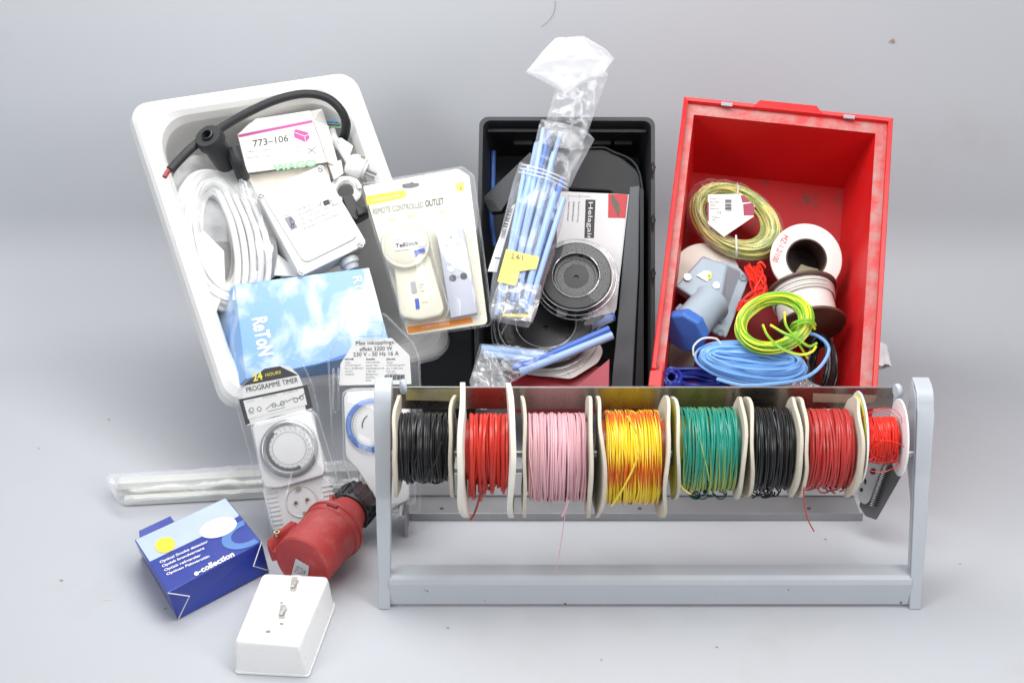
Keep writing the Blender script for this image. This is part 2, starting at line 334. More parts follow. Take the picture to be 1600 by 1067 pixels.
# red bin
W,Lh=.264,.40
t=thing('red_bin','scuffed red plastic stacking bin with dusty rim, leaning back at the right','bin',RED.L(0,0,-.17))
mb=MB();i=.018
def bl(w,l,z): return [(-w/2,-l/2),(w/2,-l/2),(w/2,l/2),(-w/2,l/2)]
def ring(dx0,dx1,dy,z,zl=None,yn=-.022):
    """outline of the bin: low front edge (first two corners) and level rim; dx0/dx1 = inset left/right, dy = inset far"""
    zl=z-.10 if zl is None else zl
    return [(-W/2+dx0,-Lh/2+yn,zl),(W/2-dx1,-Lh/2+yn,zl),(W/2-dx1,-Lh/2+.02,z),(W/2-dx1,Lh/2-dy,z),(-W/2+dx0,Lh/2-dy,z),(-W/2+dx0,-Lh/2+.02,z)]
def loft3(rings,m):
    for a,b in zip(rings[:-1],rings[1:]):
        n=len(a);mb.add([RED.L(*p) for p in a]+[RED.L(*p) for p in b],[[k,k+n,(k+1)%n+n,(k+1)%n] for k in range(n)],m,smooth=False)
DB=-.132
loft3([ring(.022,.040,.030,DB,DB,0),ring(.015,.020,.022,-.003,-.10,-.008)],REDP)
loft3([ring(.015,.020,.022,-.003,-.10,-.008),ring(.006,.006,.006,-.004,-.10,-.018)],REDRIM)
loft3([ring(.006,.006,.006,-.004,-.10,-.018),ring(.0055,.0055,.0055,.003,-.097,-.018),ring(.001,.001,.001,.004,-.096,-.021),ring(0,0,0,.002,-.098,-.022),ring(0,0,0,-.03,-.12,-.022),ring(.004,.004,.004,-.03,-.12,-.02),ring(.012,.012,.012,-.17,-.17,0)],REDP)
mb.add([RED.L(*p) for p in ring(.012,.012,.012,-.17,-.17,0)],[[5,4,3,2,1,0]],REDP,smooth=False)
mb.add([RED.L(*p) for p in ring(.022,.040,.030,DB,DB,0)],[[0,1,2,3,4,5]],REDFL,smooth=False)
mb.obj('bin_shell',t,bevel=.0012)
mb=MB() # raised grip along the far rim
y=Lh/2;pts=[(-.045,y-.006),(-.036,y+.006),(.036,y+.006),(.045,y-.006)]
prism(mb,[RED.L(a,b,.004) for a,b in pts],-RED.n*.03,REDP)
mb.obj('grip_lip',t,bevel=.0015)
mb=MB()
for a in(-.077,.077):
    mb=MB();prism(mb,[RED.L(a+u,y+v,.0046) for u,v in((-.007,-.0085),(.007,-.0085),(.007,-.0035),(-.007,-.0035))],-RED.n*.002,mat('slot_grey',(.30,.30,.32),.6));mb.obj('rim_slot',t)

mb=MB() # left front step
prism(mb,[RED.L(a,b,.006) for a,b in((-W/2-.001,-Lh/2-.004),(-W/2+.014,-Lh/2-.004),(-W/2+.014,-Lh/2+.028),(-W/2+.009,-Lh/2+.03),(-W/2+.009,-Lh/2+.018),(-W/2-.001,-Lh/2+.016))],-RED.n*.03,REDP)
mb.obj('front_latch',t,bevel=.001)
# dark box between tub and black crate
t=thing('dark_box','dark grey plastic box standing between the white tub and the black crate','box',(-.087,.5,0))
mb=MB();X0,X1,Ya,Yb,Z=-.124,-.050,.435,.59,.205
box(mb,((X0+X1)/2,(Ya+Yb)/2,Z/2),X1-X0,Yb-Ya,Z,DKGREY);mb.obj('box_body',t,bevel=.004)
mb=MB();box(mb,((X0+X1)/2,(Ya+Yb)/2,Z+.004),X1-X0+.006,Yb-Ya+.006,.01,DKGREY);mb.obj('box_lid',t,bevel=.003)
# ------------------------------------------------------------------ spool rack
rk=thing('spool_rack','grey blue enamelled metal rack on two upright legs holding eight wire spools','rack',(0.02,.05,0))
def legx(px,py,y,z): # x in metres of a pixel column for a point at height z and depth y
    d=V((0,y,z))-CAM; return (px-800)/F_PX*d.dot(FW)
LEAN=.053/.241
def leg(pxb,pxt,wd,sgn):
    mb=MB();d=.010;xb=legx(pxb,950,0,0);xt=legx(pxt,615,.053,.241)
    # front strap with a rounded top that bends back, as one swept band
    path=[(0,0,xb),(.22*LEAN,.22,xb+(xt-xb)*.9)]
    for k in range(1,8):
        a=R(90*k/7);path.append((.22*LEAN+.022*(1-math.cos(a))+.004,.22+.022*math.sin(a),xt))
    path.append((.085,.2425,xt))
    tk=.0025;vs=[];n=len(path)
    for i,(y,z,x) in enumerate(path):
        p0=path[max(i-1,0)];p1=path[min(i+1,n-1)];t=V((0,p1[0]-p0[0],p1[1]-p0[1])).normalized();nn=V((0,t.z,-t.y))
        q=.68+.32*min(1,z/.2)
        for a,b in((-wd/2,0),(wd/2,0),(wd/2,1),(-wd/2,1)): vs.append(V((x+a*q,y,z))+nn*(-tk*b))
    fs=[[i*4+k,i*4+(k+1)%4,(i+1)*4+(k+1)%4,(i+1)*4+k] for i in range(n-1) for k in range(4)]+[[3,2,1,0],[(n-1)*4+k for k in range(4)]]
    mb.add(vs,fs,RACKP)
    # inward flange (narrow below, wide plate at the top)
    xi=-sgn*(wd/2-.0012)
    side=[(0.002,.002),(.012,.002),(.22*LEAN-.012,.115),(.055,.135),(.085,.165),(.085,.2398),(.22*LEAN+.03,.2398),(.22*LEAN+.012,.232),(.22*LEAN+.002,.21)]
    lo=[V((xb+(xt-xb)*min(1,z/.24)+xi*(.68+.32*min(1,z/.2))-.001,y+.0025,z)) for y,z in side]
    prism(mb,lo,V((.002,0,0)),RACKP)
    o=mb.obj('leg',rk,bevel=.0007,sharp=40)
    return o
leg(601,597,.0185,-1);leg(1429,1448,.0185,1)
mb=MB();x0,x1=legx(609,940,0,0),legx(1421,940,0,0)
pr=[(.002,.004),(.002,.030),(.004,.0355),(.009,.038),(.030,.038),(.030,.036),(.0105,.036),(.006,.034),(.0045,.030),(.0045,.004)]
prism(mb,[V((x0,y,z)) for y,z in pr],V((x1-x0,0,0)),RACKP);mb.obj('front_bar',rk,bevel=.0006)
rn=random.Random(77);RU=mat('rust_chip',(.12,.06,.035),.7)
for x,y,a in((883,943,2.2),(1232,921,1.7),(668,923,1.6),(664,922,1.2),(758,938,1.0),(1408,941,2.2),(1120,930,.8)):
    p=Print(rk,Pl((0,.0018,0),(0,-1,0)),0);p.poly([(x+a*rn.uniform(.5,1.1)*math.cos(k*.9),y+a*rn.uniform(.4,1.0)*math.sin(k*.9)) for k in range(7)],RU);p.build('paint_chip')
mb=MB();AX=(.048,.170)
tube(mb,[(x0-.008,*AX),(x1+.012,*AX)],.004,ZINC,12);mb.obj('axle',rk)
# tear-off blade behind the spools
bx0,bx1=legx(612,605,.115,.212),legx(1397,608,.115,.212)
mb=MB();box(mb,((bx0+bx1)/2,.115,.2035),bx1-bx0,.0016,.026,STEEL)
box(mb,((bx0+bx1)/2,.1175,.1905),bx1-bx0,.0065,.0016,STEEL);box(mb,((bx0+bx1)/2,.1146,.2168),bx1-bx0,.0026,.0009,WHITE if 0 else ZINC);mb.obj('tear_off_blade',rk)
BP=Pl((0,.1139,.2),(0,-1,0));p=Print(rk,BP,0)
TAPE=mat('aged_yellow_tape',(.34,.29,.13),.35,.15,60,c2=(.45,.42,.3),c2t=(.5,.7))
p.poly([(634,607),(720,607),(720,627),(634,625)],TAPE);p.build('tape_strip')
p=Print(rk,BP,0);p.poly([(1270,614),(1372,617),(1364,630),(1270,628)],mat('brown_tape',(.30,.22,.16),.3,.15,60));p.build('tape_strip')
# rear trough on the floor
tx0,tx1=legx(634,808,.186,0),legx(1346,812,.186,0)
mb=MB();pr=[(.180,.0),(.180,.010),(.1815,.010),(.1815,.0015),(.235,.0015),(.235,.040),(.2365,.040),(.2365,0)]
prism(mb,[V((tx0,y,z+.0006)) for y,z in pr],V((tx1-tx0,0,0)),DSTEEL);mb.obj('rear_trough',rk,bevel=.0004)
mb=MB();prism(mb,[V((tx0,y,z+.0006)) for y,z in((.2335,.003),(.2335,.034),(.2348,.034),(.2348,.003))],V((tx1-tx0,0,0)),mat('white_enamel',(.72,.73,.75),.35,.03));mb.obj('lit_back_face',rk)  # light on the trough's back wall, put into a white sheet colour
for x in(690,1000,1265):
    mb=MB();c=V((legx(x,780,.2,.002),.205,.002));lathe(mb,c,(0,0,1),[(0,.0012),(.002,.001),(.0026,.0004),(.0027,-.001)],mat('rust_bolt',(.07,.05,.045),.6),12);mb.obj('bolt',rk)
# hinged end plates
def endplate(px,nm):
    mb=MB();pl=Pl((legx(1385,760,.13,.07),.13,.07),(-.25,-.85,.47));slab(mb,pl,px,0,.0016,DSTEEL,3);return mb.obj(nm,rk,bevel=.0003)
PLT=Pl((legx(1375,760,.145,.06),.145,.06),(-.5,-.75,.43))
mb=MB();slab(mb,PLT,[(1372,700),(1413,735),(1369,812),(1352,806),(1342,790)],0,.0016,mat('dark_bracket_steel',(.09,.09,.095),.4,.1,metal=.5),3);o=mb.obj('end_bracket',rk,bevel=.0003)
mb=MB();slab(mb,PLT,[(1358,715),(1388,712),(1372,768),(1352,790),(1340,780),(1342,752)],.004,.002,DSTEEL,8);mb.obj('hinge_plate',rk,bevel=.0003)
p=Print(rk,PLT,.004)
for x,y,a,b in((1364,736,5,5),(1352,752,2,4.5),(1346,765,2.6,3.4),(1372,722,2,2)): p.disc(x,y,a,b,mat('hole_shadow_black',(.01,.01,.01),.8))
p.build('cut_out')
mb=MB();a,b=PLT(1388,718,.006),PLT(1362,790,.006);ax=(b-a);pts=[];_,u,v=basis(ax)
for i in range(26*12+1):
    t=i/(26*12);an=t*26*2*math.pi;pts.append(a+ax*t+(u*math.cos(an)+v*math.sin(an))*.0042)
tube(mb,pts,.0007,mat('spring_steel',(.12,.12,.125),.3,metal=.9),5);mb.obj('spring',rk)
mb=MB();x=legx(628,790,.12,.03);tube(mb,[(x,.10,.055),(x,.13,.052),(x,.15,.03),(x,.185,.012)],.0025,DSTEEL,7,sub=5);box(mb,(x+.003,.16,.025),.003,.035,.045,DSTEEL);mb.obj('end_bracket',rk)
# knobs in front of the blade ends
for px,py in((630,604),(1403,611)):
    pl=Pl((0,.098,.2),(0,-1,0));c=pl(px,py);mb=MB();lathe(mb,c,(1,.25,0),[(0,-.003),(.007,-.003),(.0085,-.001),(.0085,.001),(.007,.003),(0,.003)],mat('grey_blue_plastic',(.50,.55,.60),.35),20);mb.obj('blade_holder',rk)
# ------------------------------------------------------------------ the eight spools on the axle
def spool(name,label,fl,fr_,rf,cy,wx,rw,wm,wr,turns,fm,seed,thick=.0038,layers=2,slack=.0,yellow=(),wave=.002,tl=0,tr=0,rfl=None,core=None):
    """fl / fr_ = pixel columns of the flanges at axle height, wx = pixel columns of the winding, rf / rw = radii in metres"""
    rn=random.Random(seed);y=AX[0];pl=Pl((0,y,0),(0,-1,0))
    cz=pl(800,cy+rf*0).z
    X=lambda px:pl(px,cy).x
    c=V((X((fl+fr_)/2),y,cz));t=thing(name,label,'spool',c,'wire spools on the rack axle')
    for k,(px,tilt,rr) in enumerate(((fl,tl,rfl or rf),(fr_,tr,rf))):
        mb=MB();n=72;rg=[.0045,rr*.3,rr*.6,rr*.85,rr];vs=[];K=len(rg)
        def pt(i,r,s):
            a=2*math.pi*i/n;q=1+(.012*noise.noise(V((math.cos(a)*4,math.sin(a)*4,seed+k)))+.006*noise.noise(V((math.cos(a)*16,math.sin(a)*16,seed+k))))*(r/rr)**4
            bend=wave*noise.noise(V((math.cos(a)*1.1,math.sin(a)*1.1,seed*3.1+k)))*2*(r/rr)**2
            return V((X(px)+s*thick/2+bend+tilt*math.sin(a)*r,y+math.cos(a)*r*q,cz+math.sin(a)*r*q))
        for i in range(n):
            for r in rg: vs.append(pt(i,r,-1))
            for r in rg[::-1]: vs.append(pt(i,r,1))
        m=2*K
        mb.add(vs,[[i*m+j,i*m+(j+1)%m,((i+1)%n)*m+(j+1)%m,((i+1)%n)*m+j] for i in range(n) for j in range(m)],fm)
        mb.obj('flange',t,bevel=.0006,sharp=45)
        if k in yellow:
            mb=MB();sg=-1;ring=[]
            for i in range(n):
                p0=pt(i,rr*.35,sg);p1=pt(i,rr*.93,sg);ring+=[p0+V((sg*.0004,0,0)),p1+V((sg*.0004,0,0))]
            mb.add(ring,[[2*i,2*((i+1)%n),2*((i+1)%n)+1,2*i+1] for i in range(n)],mat('yellow_label_paper',(.85,.80,.12),.5,.05))
            mb.obj('paper_label',t)
    a,b=X(wx[0]),X(wx[1]);mb=MB()
    tube(mb,[(X(fl),y,cz),(X(fr_),y,cz)],rw*.55 if core else rw*.8,core or wm,24);mb.obj('core',t)
    mb=MB();seg=36
    for i in range(int(turns*layers)):
        x=a+wr+(b-a-2*wr)*((i%turns)+.5+rn.uniform(-.4,.4))/turns;r=rw-wr-(i//turns)*wr*1.4+rn.uniform(-.0008,.0006)
        skew=rn.gauss(0,.0012) if i//turns else rn.gauss(0,.0022);sk=slack*rn.random()**2;ph=rn.random()*6.28
        if rn.random()<.06: skew*=3
        pts=[]
        for k in range(seg+1):
            an=2*math.pi*k/seg;rr=r+sk*max(0,-math.sin(an))**2
            xx=min(b-wr,max(a+wr,x+skew*math.sin(an+ph)+.0006*noise.noise(V((math.cos(an)*2,math.sin(an)*2,i*.7)))))
            pts.append((xx,y+math.cos(an)*rr,cz+math.sin(an)*rr))
        tube(mb,pts,wr,wm,5,cap=False)
    mb.obj('wound_wire',t);return t,c
def strand(t,pts,r,m,off=Pl((0,AX[0]-.05,0),(0,-1,0)),name='loose_strand'):
    mb=MB();tube(mb,[off(*p) for p in pts],r,m,6,sub=6);mb.obj(name,t)
BW=mat('black_wire_insulation',(.010,.0105,.012),.35,.15);RW=mat('red_wire_insulation',(.62,.035,.02),.33,.12);PW=mat('pink_wire_insulation',(.68,.39,.43),.4,.06)
YO=stripe('yellow_orange_wire',(.80,.58,.02),(.58,.09,.012),.66);GY=stripe('green_yellow_thin_wire',(.012,.25,.18),(.36,.42,.07),.66,twist=6);RW2=mat('brick_red_wire_insulation',(.46,.035,.03),.35,.12)
RT=mat('bright_red_wire_insulation',(.80,.03,.015),.35,.08);WFL=mat('milky_white_plastic',(.80,.81,.82),.35,.02,sss=.3)
s1,_=spool('wire_spool','spool of black wire, leftmost on the rack beside the left leg',622,707,.0555,697,(617,700),.0372,BW,.0011,30,CARDB,1,slack=.006,tl=.02)
strand(s1,[(690,690),(680,722),(668,742),(664,752)],.0010,BW,Pl((0,AX[0]-.041,0),(0,-1,0)))
s2,_=spool('wire_spool','spool of thick red wire between the two tallest cream cardboard flanges',724,799,.0735,703,(731,795),.0405,RW,.0018,17,CARDW,2,thick=.0058,slack=.020,wave=.0028,yellow=(),tr=0)
strand(s2,[(757,752),(749,778),(742,800),(735,812)],.0013,mat('dark_red_wire_insulation',(.30,.02,.02),.4))
s3,_=spool('wire_spool','spool of pale pink wire, third from the left on the rack',819,919,.0665,713,(825,914),.0480,PW,.0011,32,CARDB,3,slack=.004)
strand(s3,[(886,780),(882,810),(876,850),(871,880),(867,896)],.0005,PW);strand(s3,[(888,782),(884,795),(878,806)],.0012,PW)
s4,_=spool('wire_spool','spool of yellow and orange wire in the middle of the rack',935,1036,.0665,713,(943,1028),.0510,YO,.0012,30,CARDB,4,slack=.003,wave=.003,tr=.05)
strand(s4,[(980,650),(1000,690),(992,725),(972,765),(955,790)],.0011,mat('yellow_wire_insulation',(.88,.68,.05),.35),Pl((0,AX[0]-.052,0),(0,-1,0)))
s5,_=spool('wire_spool','spool of teal green and yellow wire, fifth from the left on the rack',1053,1154,.0560,700,(1061,1146),.0447,GY,.0010,32,CARDB,5,slack=.005,yellow=(0,),tr=.02)
strand(s5,[(1060,752),(1068,764),(1080,772)],.0006,mat('yellow_wire_insulation',(.88,.68,.05),.35))
s6,_=spool('wire_spool','narrow spool of black wire between the teal and the brick red spools',1166,1236,.0545,698,(1172,1230),.0435,BW,.0010,24,CARDB,6,slack=.007,tr=.02)
s7,_=spool('wire_spool','spool of brick red wire with frayed wavy cardboard flanges',1248,1330,.0545,698,(1255,1324),.0420,RW2,.0012,24,CARDB,7,slack=.009,wave=.004,tr=.03)
strand(s7,[(1257,752),(1256,780),(1261,808),(1272,830)],.0008,RW2)
s8,_=spool('wire_spool','small bright red wire spool with white plastic flanges, rightmost on the rack',1341,1405,.0420,683,(1347,1398),.0225,RT,.0007,34,WFL,8,thick=.002,slack=.010,wave=.0,yellow=(0,),rfl=.0500,core=RT)
def curls(t,px0,px1,py,n,m,r,sd,wr):
    rn=random.Random(sd);mb=MB();pl=Pl((0,AX[0]-.015,0),(0,-1,0))
    for k in range(n):
        c=pl(rn.uniform(px0,px1),py+rn.uniform(-3,3));a=V((rn.uniform(-.5,.5),1,rn.uniform(-.4,.4)));_,u,v=basis(a);q=r*rn.uniform(.7,1.4);f=rn.random()*6
        tube(mb,[c+u*math.cos(f+j*.4)*q*1.4+v*math.sin(f+j*.4)*q for j in range(13)],wr,m,5)
    mb.obj('slack_loops',t)
curls(s1,632,690,748,12,BW,.0035,1,.0009);curls(s5,1062,1130,770,14,mat('dark_teal_wire',(.01,.06,.06),.4),.0038,2,.0007);curls(s6,1172,1215,769,9,BW,.0040,3,.0009);curls(s7,1256,1312,762,9,RW2,.0048,4,.0009)
mb=MB();rn=random.Random(5);pl=Pl((0,AX[0]-.02,0),(0,-1,0))
for k in range(9):
    c=pl(1350+rn.random()*40,700+rn.random()*12);r=.006+rn.random()*.008
    if k>6:c=pl(1378,706);r=.022
    a=V((rn.uniform(-.4,.4),1,rn.uniform(-.5,.5)));_,u,v=basis(a);tube(mb,[c+u*math.cos(q*.35)*r*1.2+v*math.sin(q*.35)*r for q in range(14+k)],.0005,RT,5)
for k in range(3):
    c=pl(1368+k*6,660);tube(mb,[c+V((math.cos(q*.3)*.02,0,math.sin(q*.3)*(.012+.003*k))) for q in range(11)],.0004,RT,5)
mb.obj('loose_strand',s8)

# ------------------------------------------------------------------ in the white tub
def sheet(pl,rows,off,bulge,m,nu=14,sub=5,wr=.004,ws=40,seed=0,back=True):
    """thin plastic bag: rows of (left px, left py, right px, right py) down its length, front and back walls with wrinkles"""
    mb=MB();rr=[V(r) for r in rows]
    def sp(i):
        o=[];n=len(rr)
        for k in range(n-1):
            for j in range(sub):
                t=j/sub;t2=t*t*(3-2*t)
                o.append([rr[k][q]*(1-t2 if False else 1-t)+rr[k+1][q]*t for q in range(4)])
        o.append(list(rr[-1]));return o
    class _: pass
    rws=sp(0)
    for side in((1,-1) if back else (1,)):
        vs=[];nv=len(rws)
        for j,(a,b,c,d) in enumerate(rws):
            for i in range(nu+1):
                u=i/nu;x=a+(c-a)*u;y=b+(d-b)*u
                e=math.sin(math.pi*u)**.6*math.sin(math.pi*min(1,max(0,(j+.6)/(nv+.2))))**.3
                h=side*bulge*e;p=pl(x,y,off)
                nz=noise.noise(V((x/ws*1.3,y/ws,seed+side)))+.6*noise.noise(V((x/ws*3,y/ws*2.1,seed+side*2)))+.35*noise.noise(V((x/ws*7,y/ws*6,seed)))
                vs.append(p+pl.n*(h+wr*nz*(1 if e>.05 else .4)))
        W=nu+1;fs=[[j*W+i,j*W+i+1,(j+1)*W+i+1,(j+1)*W+i] for j in range(nv-1) for i in range(nu)]
        mb.add(vs,fs,m)
    return mb
# coil of white cable
WC=mat('white_cable_sheath',(.70,.695,.69),.4,.03)
pl=Pl(WHT(338,372,-.022),(.34,-.66,.67));c=pl(342,374)
A=pl(421,378)-c;B=pl(322,240)-c
t=thing('cable_coil','coil of white cable in a clear bag at the left side of the white tub','cable coil',c)
mb=MB();coil(mb,c,A*.56,B*.65,pl.n,.50,.018,66,.0042,WC,3,jit=.02);mb.obj('wound_cable',t)
mb=sheet(pl,[(372,282,405,300),(385,330,428,345),(392,370,434,395),(388,420,432,430),(380,460,415,440)],.034,.006,FILM2,wr=.007,ws=30,seed=4);mb.obj('plastic_bag',t)
mb=sheet(pl,[(290,245,360,245),(268,280,400,290),(262,330,412,340),(270,380,400,380)],.020,.010,film('thin_wrap_film',.10,.4,.7,bump=.2,rough=.3),wr=.006,ws=34,seed=41,back=False);mb.obj('plastic_bag',t)
mb=MB()
for k in range(5): tube(mb,[pl(340+k*13,300+k*3,.028),pl(362+k*13,350+k*4,.034),pl(372+k*12,410+k*2,.034),pl(368+k*11,470-k*2,.028)],.0042,WC,8,sub=6)
mb.obj('loose_turns',t)
t=thing('folded_leaflet','folded off white carton piece tucked inside the white cable coil','leaflet',WHT(320,420,-.03));p_=Pl(WHT(320,420,-.01),(.1,-.75,.6))
mb=MB();slab(mb,p_,[(292,378),(318,360),(350,392),(352,450),(336,492),(318,490),(296,420)],0,.006,mat('off_white_board',(.70,.68,.60),.7));mb.obj('leaflet_body',t,bevel=.0005)
mb=MB();slab(mb,Pl(WHT(330,350,-.03),(.3,-.7,.6)),[(295,300),(335,290),(362,350),(368,440),(345,480),(305,420)],0,.004,mat('translucent_white_liner',(.66,.66,.67),.5,bump=.4,bscale=30),6);mb.obj('leaflet_fold',t,bevel=.0005)
# thick black cable
t=thing('black_cable','thick black rubber cable arching over the white cable coil and the carton','cable',WHT(400,180,0))
mb=MB();pts=[(266,266,.03),(300,231,.035),(335,207,.035),(380,180,.025),(430,157,.02),(475,147,.02),(510,153,.02),(532,172,.015),(541,196,0),(535,222,-.03)]
tube(mb,[WHT(*p) for p in pts],[.0058]*12+[.0064]*3,RUBBER,12,sub=8);mb.obj('cable_sheath',t)
mb=MB();tube(mb,[WHT(257,277,.03),WHT(261,270,.03),WHT(270,260,.03)],.0032,mat('dull_red_core',(.30,.04,.04),.5),8);mb.obj('red_core',t)
t=thing('cable_connector','black rubber cable connector lying across the black cable beside the carton','connector',WHT(345,225,0))
mb=MB();a=WHT(325,213,.052);b=WHT(372,252,.025);ax=(b-a).normalized();L=(b-a).length
lathe(mb,a,-WHT.n*.55+ax,[(.0045,.002),(.0065,-.001),(.0165,-.001),(.0185,.003),(.0185,.012),(.015,.014),(.015,L),(.013,L+.004),(0,L+.004)],RUBBER,28);mb.obj('connector_body',t)
mb=MB();lathe(mb,a,-WHT.n*.55+ax,[(.0062,-.0045),(.0078,-.004),(.0078,.004),(.005,.004),(.0048,-.002),(.0048,.012),(0,.012)],BLACKP,20);mb.obj('pin_sleeve',t)
mb=MB();tube(mb,[WHT(362,232,.035),WHT(372,258,.03),WHT(380,278,.0)],.0085,RUBBER,10,sub=4);mb.obj('strain_relief',t)
# white carton with article number
CB=Pl(WHT(450,230,.012),(.20,-.70,.68))
t=thing('small_carton','white carton with an article number and a magenta band in the white tub','carton',CB(450,240))
q=[(371,211),(488,188),(511,254),(386,271)];mb=MB()
top=[CB(x,y) for x,y in q];sh=CB(503,170,-.045)-CB(488,188);mb.add(top+[p+sh for p in top],[[3,2,1,0],[4,5,6,7],[0,1,5,4],[1,2,6,5],[2,3,7,6],[3,0,4,7]],CARD,smooth=False)
mb.obj('carton_body',t,bevel=.0008)
mb=MB();fl=[CB(371,211,.0005),CB(488,188,.0005),CB(484,173,-.012),CB(400,186,-.012)];prism(mb,fl,-CB.n*.0007,CARD);mb.obj('top_flap',t)
mb=MB();fl=[CB(489,188,.0008),CB(512,254,.0008),CB(530,262,-.018),CB(513,197,-.018)];prism(mb,fl,-CB.n*.0007,CARD);mb.obj('side_flap',t)
mb=MB();fl=[CB(513,256,-.005),CB(533,250,-.02),CB(537,271,-.02),CB(522,281,-.005)];prism(mb,fl,-CB.n*.004,CARD);mb.obj('side_flap',t)
p=Print(t,CB,0)
p.poly([(370,211),(487,187),(488.5,192),(374,215)],MAG)
p.text('773–106',(396,230),(451,221),(394.5,219.5),INK,bold=.006)
p.poly([(459,206),(462,202),(481,207),(484,215),(478,223),(460,215)],MAG);p.line([(460,207),(476,213),(484,210)],.8,CARD,2);p.line([(476,213),(478,223)],.8,CARD,2)
p.text('WAGO',(427,268),(495,259),(425,257.5),GREEN,bold=.05)
p.line([(480,231),(494,240)],1,INK);p.line([(481,241),(493,229)],1,INK)
for k in range(4): p.line([(386+k*24,247-k*2.5),(404+k*24,245-k*2.5)],.7,LGINK);p.line([(386+k*24,238-k*2.5),(404+k*24,236-k*2.5)],.7,LGINK);p.line([(391+k*24,234-k*2.5),(391.5+k*24,238-k*2.5)],.7,LGINK)
p.build()
t=thing('crushed_carton','crushed white carton under the article number carton','carton',CB(440,285,-.03))
mb=MB();slab(mb,CB,[(386,274),(512,256),(520,300),(404,310)],-.012,.03,mat('cream_carton',(.66,.62,.54),.7));mb.obj('carton_body',t,bevel=.001)
# junction box
JB=Pl(WHT(485,345,.034),(.33,-.64,.69))
t=thing('junction_box','white square junction box with four corner screws on top in the white tub','junction box',JB(485,345,-.03))
q=[(401,301),(502,258),(575,381),(470,432)];mb=MB();slab(mb,JB,q,-.005,.038,WHITE,rnd=9);mb.obj('box_body',t,bevel=.002,seg=3)
mb=MB();slab(mb,JB,q,.001,.005,WHITE,rnd=10);mb.obj('lid',t,bevel=.0018,seg=3)
mb=MB();slab(mb,JB,[(410,305),(500,267),(561,370),(476,412)],.004,.004,WHITE,rnd=12);mb.obj('raised_panel',t,bevel=.003,seg=4)
for x,y in((409,305),(501,264),(563,382.5),(470,426)):
    s=MB();c=JB(x,y,.001);lathe(s,c,JB.n,[(0,.0005),(.0027,.0005),(.003,.001),(.0043,.001),(.0046,0)],ZINC,20);o=s.obj('screw',t)
    p=Print(o,JB,.0022);p.line([(x-3,y-1.4),(x+3,y+1.4)],1.1,INK);p.disc(x,y,4.2,4.0,GINK,1,hole=.8);p.build('screw_slot')
p=Print(t,JB,.0043)
p.lines(['SA 6036','EN 60947-3 IS','AC 21A 20A 4 kW   400V','AC 3A 16A IP54','      Made in Sweden'],(465,330),(526,304),3.2,(2.6,7.2),LGINK)
p.text('CE',(497,321),(503,318.5),(496,316.5),LGINK);p.poly([(504,315),(513,311.5),(516,318.5),(507,322)],BINK if 0 else INK);p.text('Prod',(517,322),(521,320),(513,309),LGINK)
p.poly([(444,341),(454,337),(465,355),(455,360)],LGINK);p.text('IO',(451,343),(456,352),(457,339),INK,lv=3);p.disc(457,353,3,3,INK,lv=3,hole=.6);p.line([(445,338),(452,335)],.8,GINK);p.build()
mb=MB();c=JB(543,404,-.018);d=(JB(556,432,-.018)-JB(527,366,-.018)).normalized()
lathe(mb,c,d,[(0,0),(.011,0),(.013,.003),(.013,.009),(.0105,.011),(.0095,.017),(.006,.018),(0,.018)],mat('light_grey_plastic',(.50,.52,.52),.4),6 if 0 else 24);mb.obj('cable_gland',t)
# black clip
t=thing('black_clip','small black plastic clip between the junction box and the blister card','clip',WHT(556,325,.0))
pl=Pl(WHT(556,325,.035),(.1,-.75,.65));mb=MB();slab(mb,pl,[(534,307),(550,303),(559,320),(575,325),(577,333),(556,344),(545,336)],0,.02,BLACKP,2);slab(mb,pl,[(556,325),(575,322),(577,330),(560,337)],.007,.007,BLACKP,2);mb.obj('clip_body',t,bevel=.0012)
# white plug, white cable, striped cores
t=thing('white_plug','white earthed plug with two metal pins lying at the right side of the white tub','plug',WHT(565,262,-.01))
a=WHT(548,258,.005);b=WHT(590,276,.012);ax=(b-a).normalized();mb=MB()
lathe(mb,a,ax,[(0,-.006),(.008,-.006),(.014,-.003),(.0165,.002),(.0165,.016),(.0155,.018),(.013,.018),(.012,.022),(0,.022)],WHITE,28);mb.obj('plug_body',t)
_,u,v=basis(ax)
for s in(-1,1): mb=MB();tube(mb,[a+ax*.02+u*s*.006,a+ax*.036+u*s*.006],.0022,ZINC,8);mb.obj('pin',t)
mb=MB();box(mb,a+ax*.012-v*.0163+V((0,-.001,.001)),.006,.003,.0018,BRASS,Matrix((ax,u,v)).transposed());mb.obj('earth_contact',t)
mb=MB();tube(mb,[WHT(548,256,.003),WHT(535,235,.0),WHT(522,215,-.02),WHT(518,195,-.05)],[.006,.005,.004],WHITE,10,sub=5);mb.obj('strain_relief',t)
t=thing('stripped_cable','white cable end with blue, brown and green yellow cores bared behind the carton','cable',WHT(520,195,-.04))
for k,(cc,nm) in enumerate((((.03,.22,.42),'blue_core'),((.14,.10,.08),'brown_core'),((.10,.40,.22),'green_core'))):
    mb=MB();y=190+k*4.5;tube(mb,[WHT(505,y,-.035),WHT(525,y+1,-.03),WHT(541,y-.5,-.03)],.0014,mat(nm+'_insulation',cc,.4),7,sub=4);o=mb.obj(nm,t)
    mb=MB();tube(mb,[WHT(541,y-.5,-.03),WHT(549,y-1-k,-.03)],.0008,BRASS,6);mb.obj('copper_strand',o)
t=thing('white_flex','loops of white flexible cable between the plug and the black clip','cable',WHT(545,292,-.02))
mb=MB();c=WHT(540,300,.005);coil(mb,c,(WHT(566,300,.005)-c)*.8,(WHT(540,280,.005)-c)*.9,WHT.n,.28,.010,5,.0034,WC,9);mb.obj('cable_sheath',t)
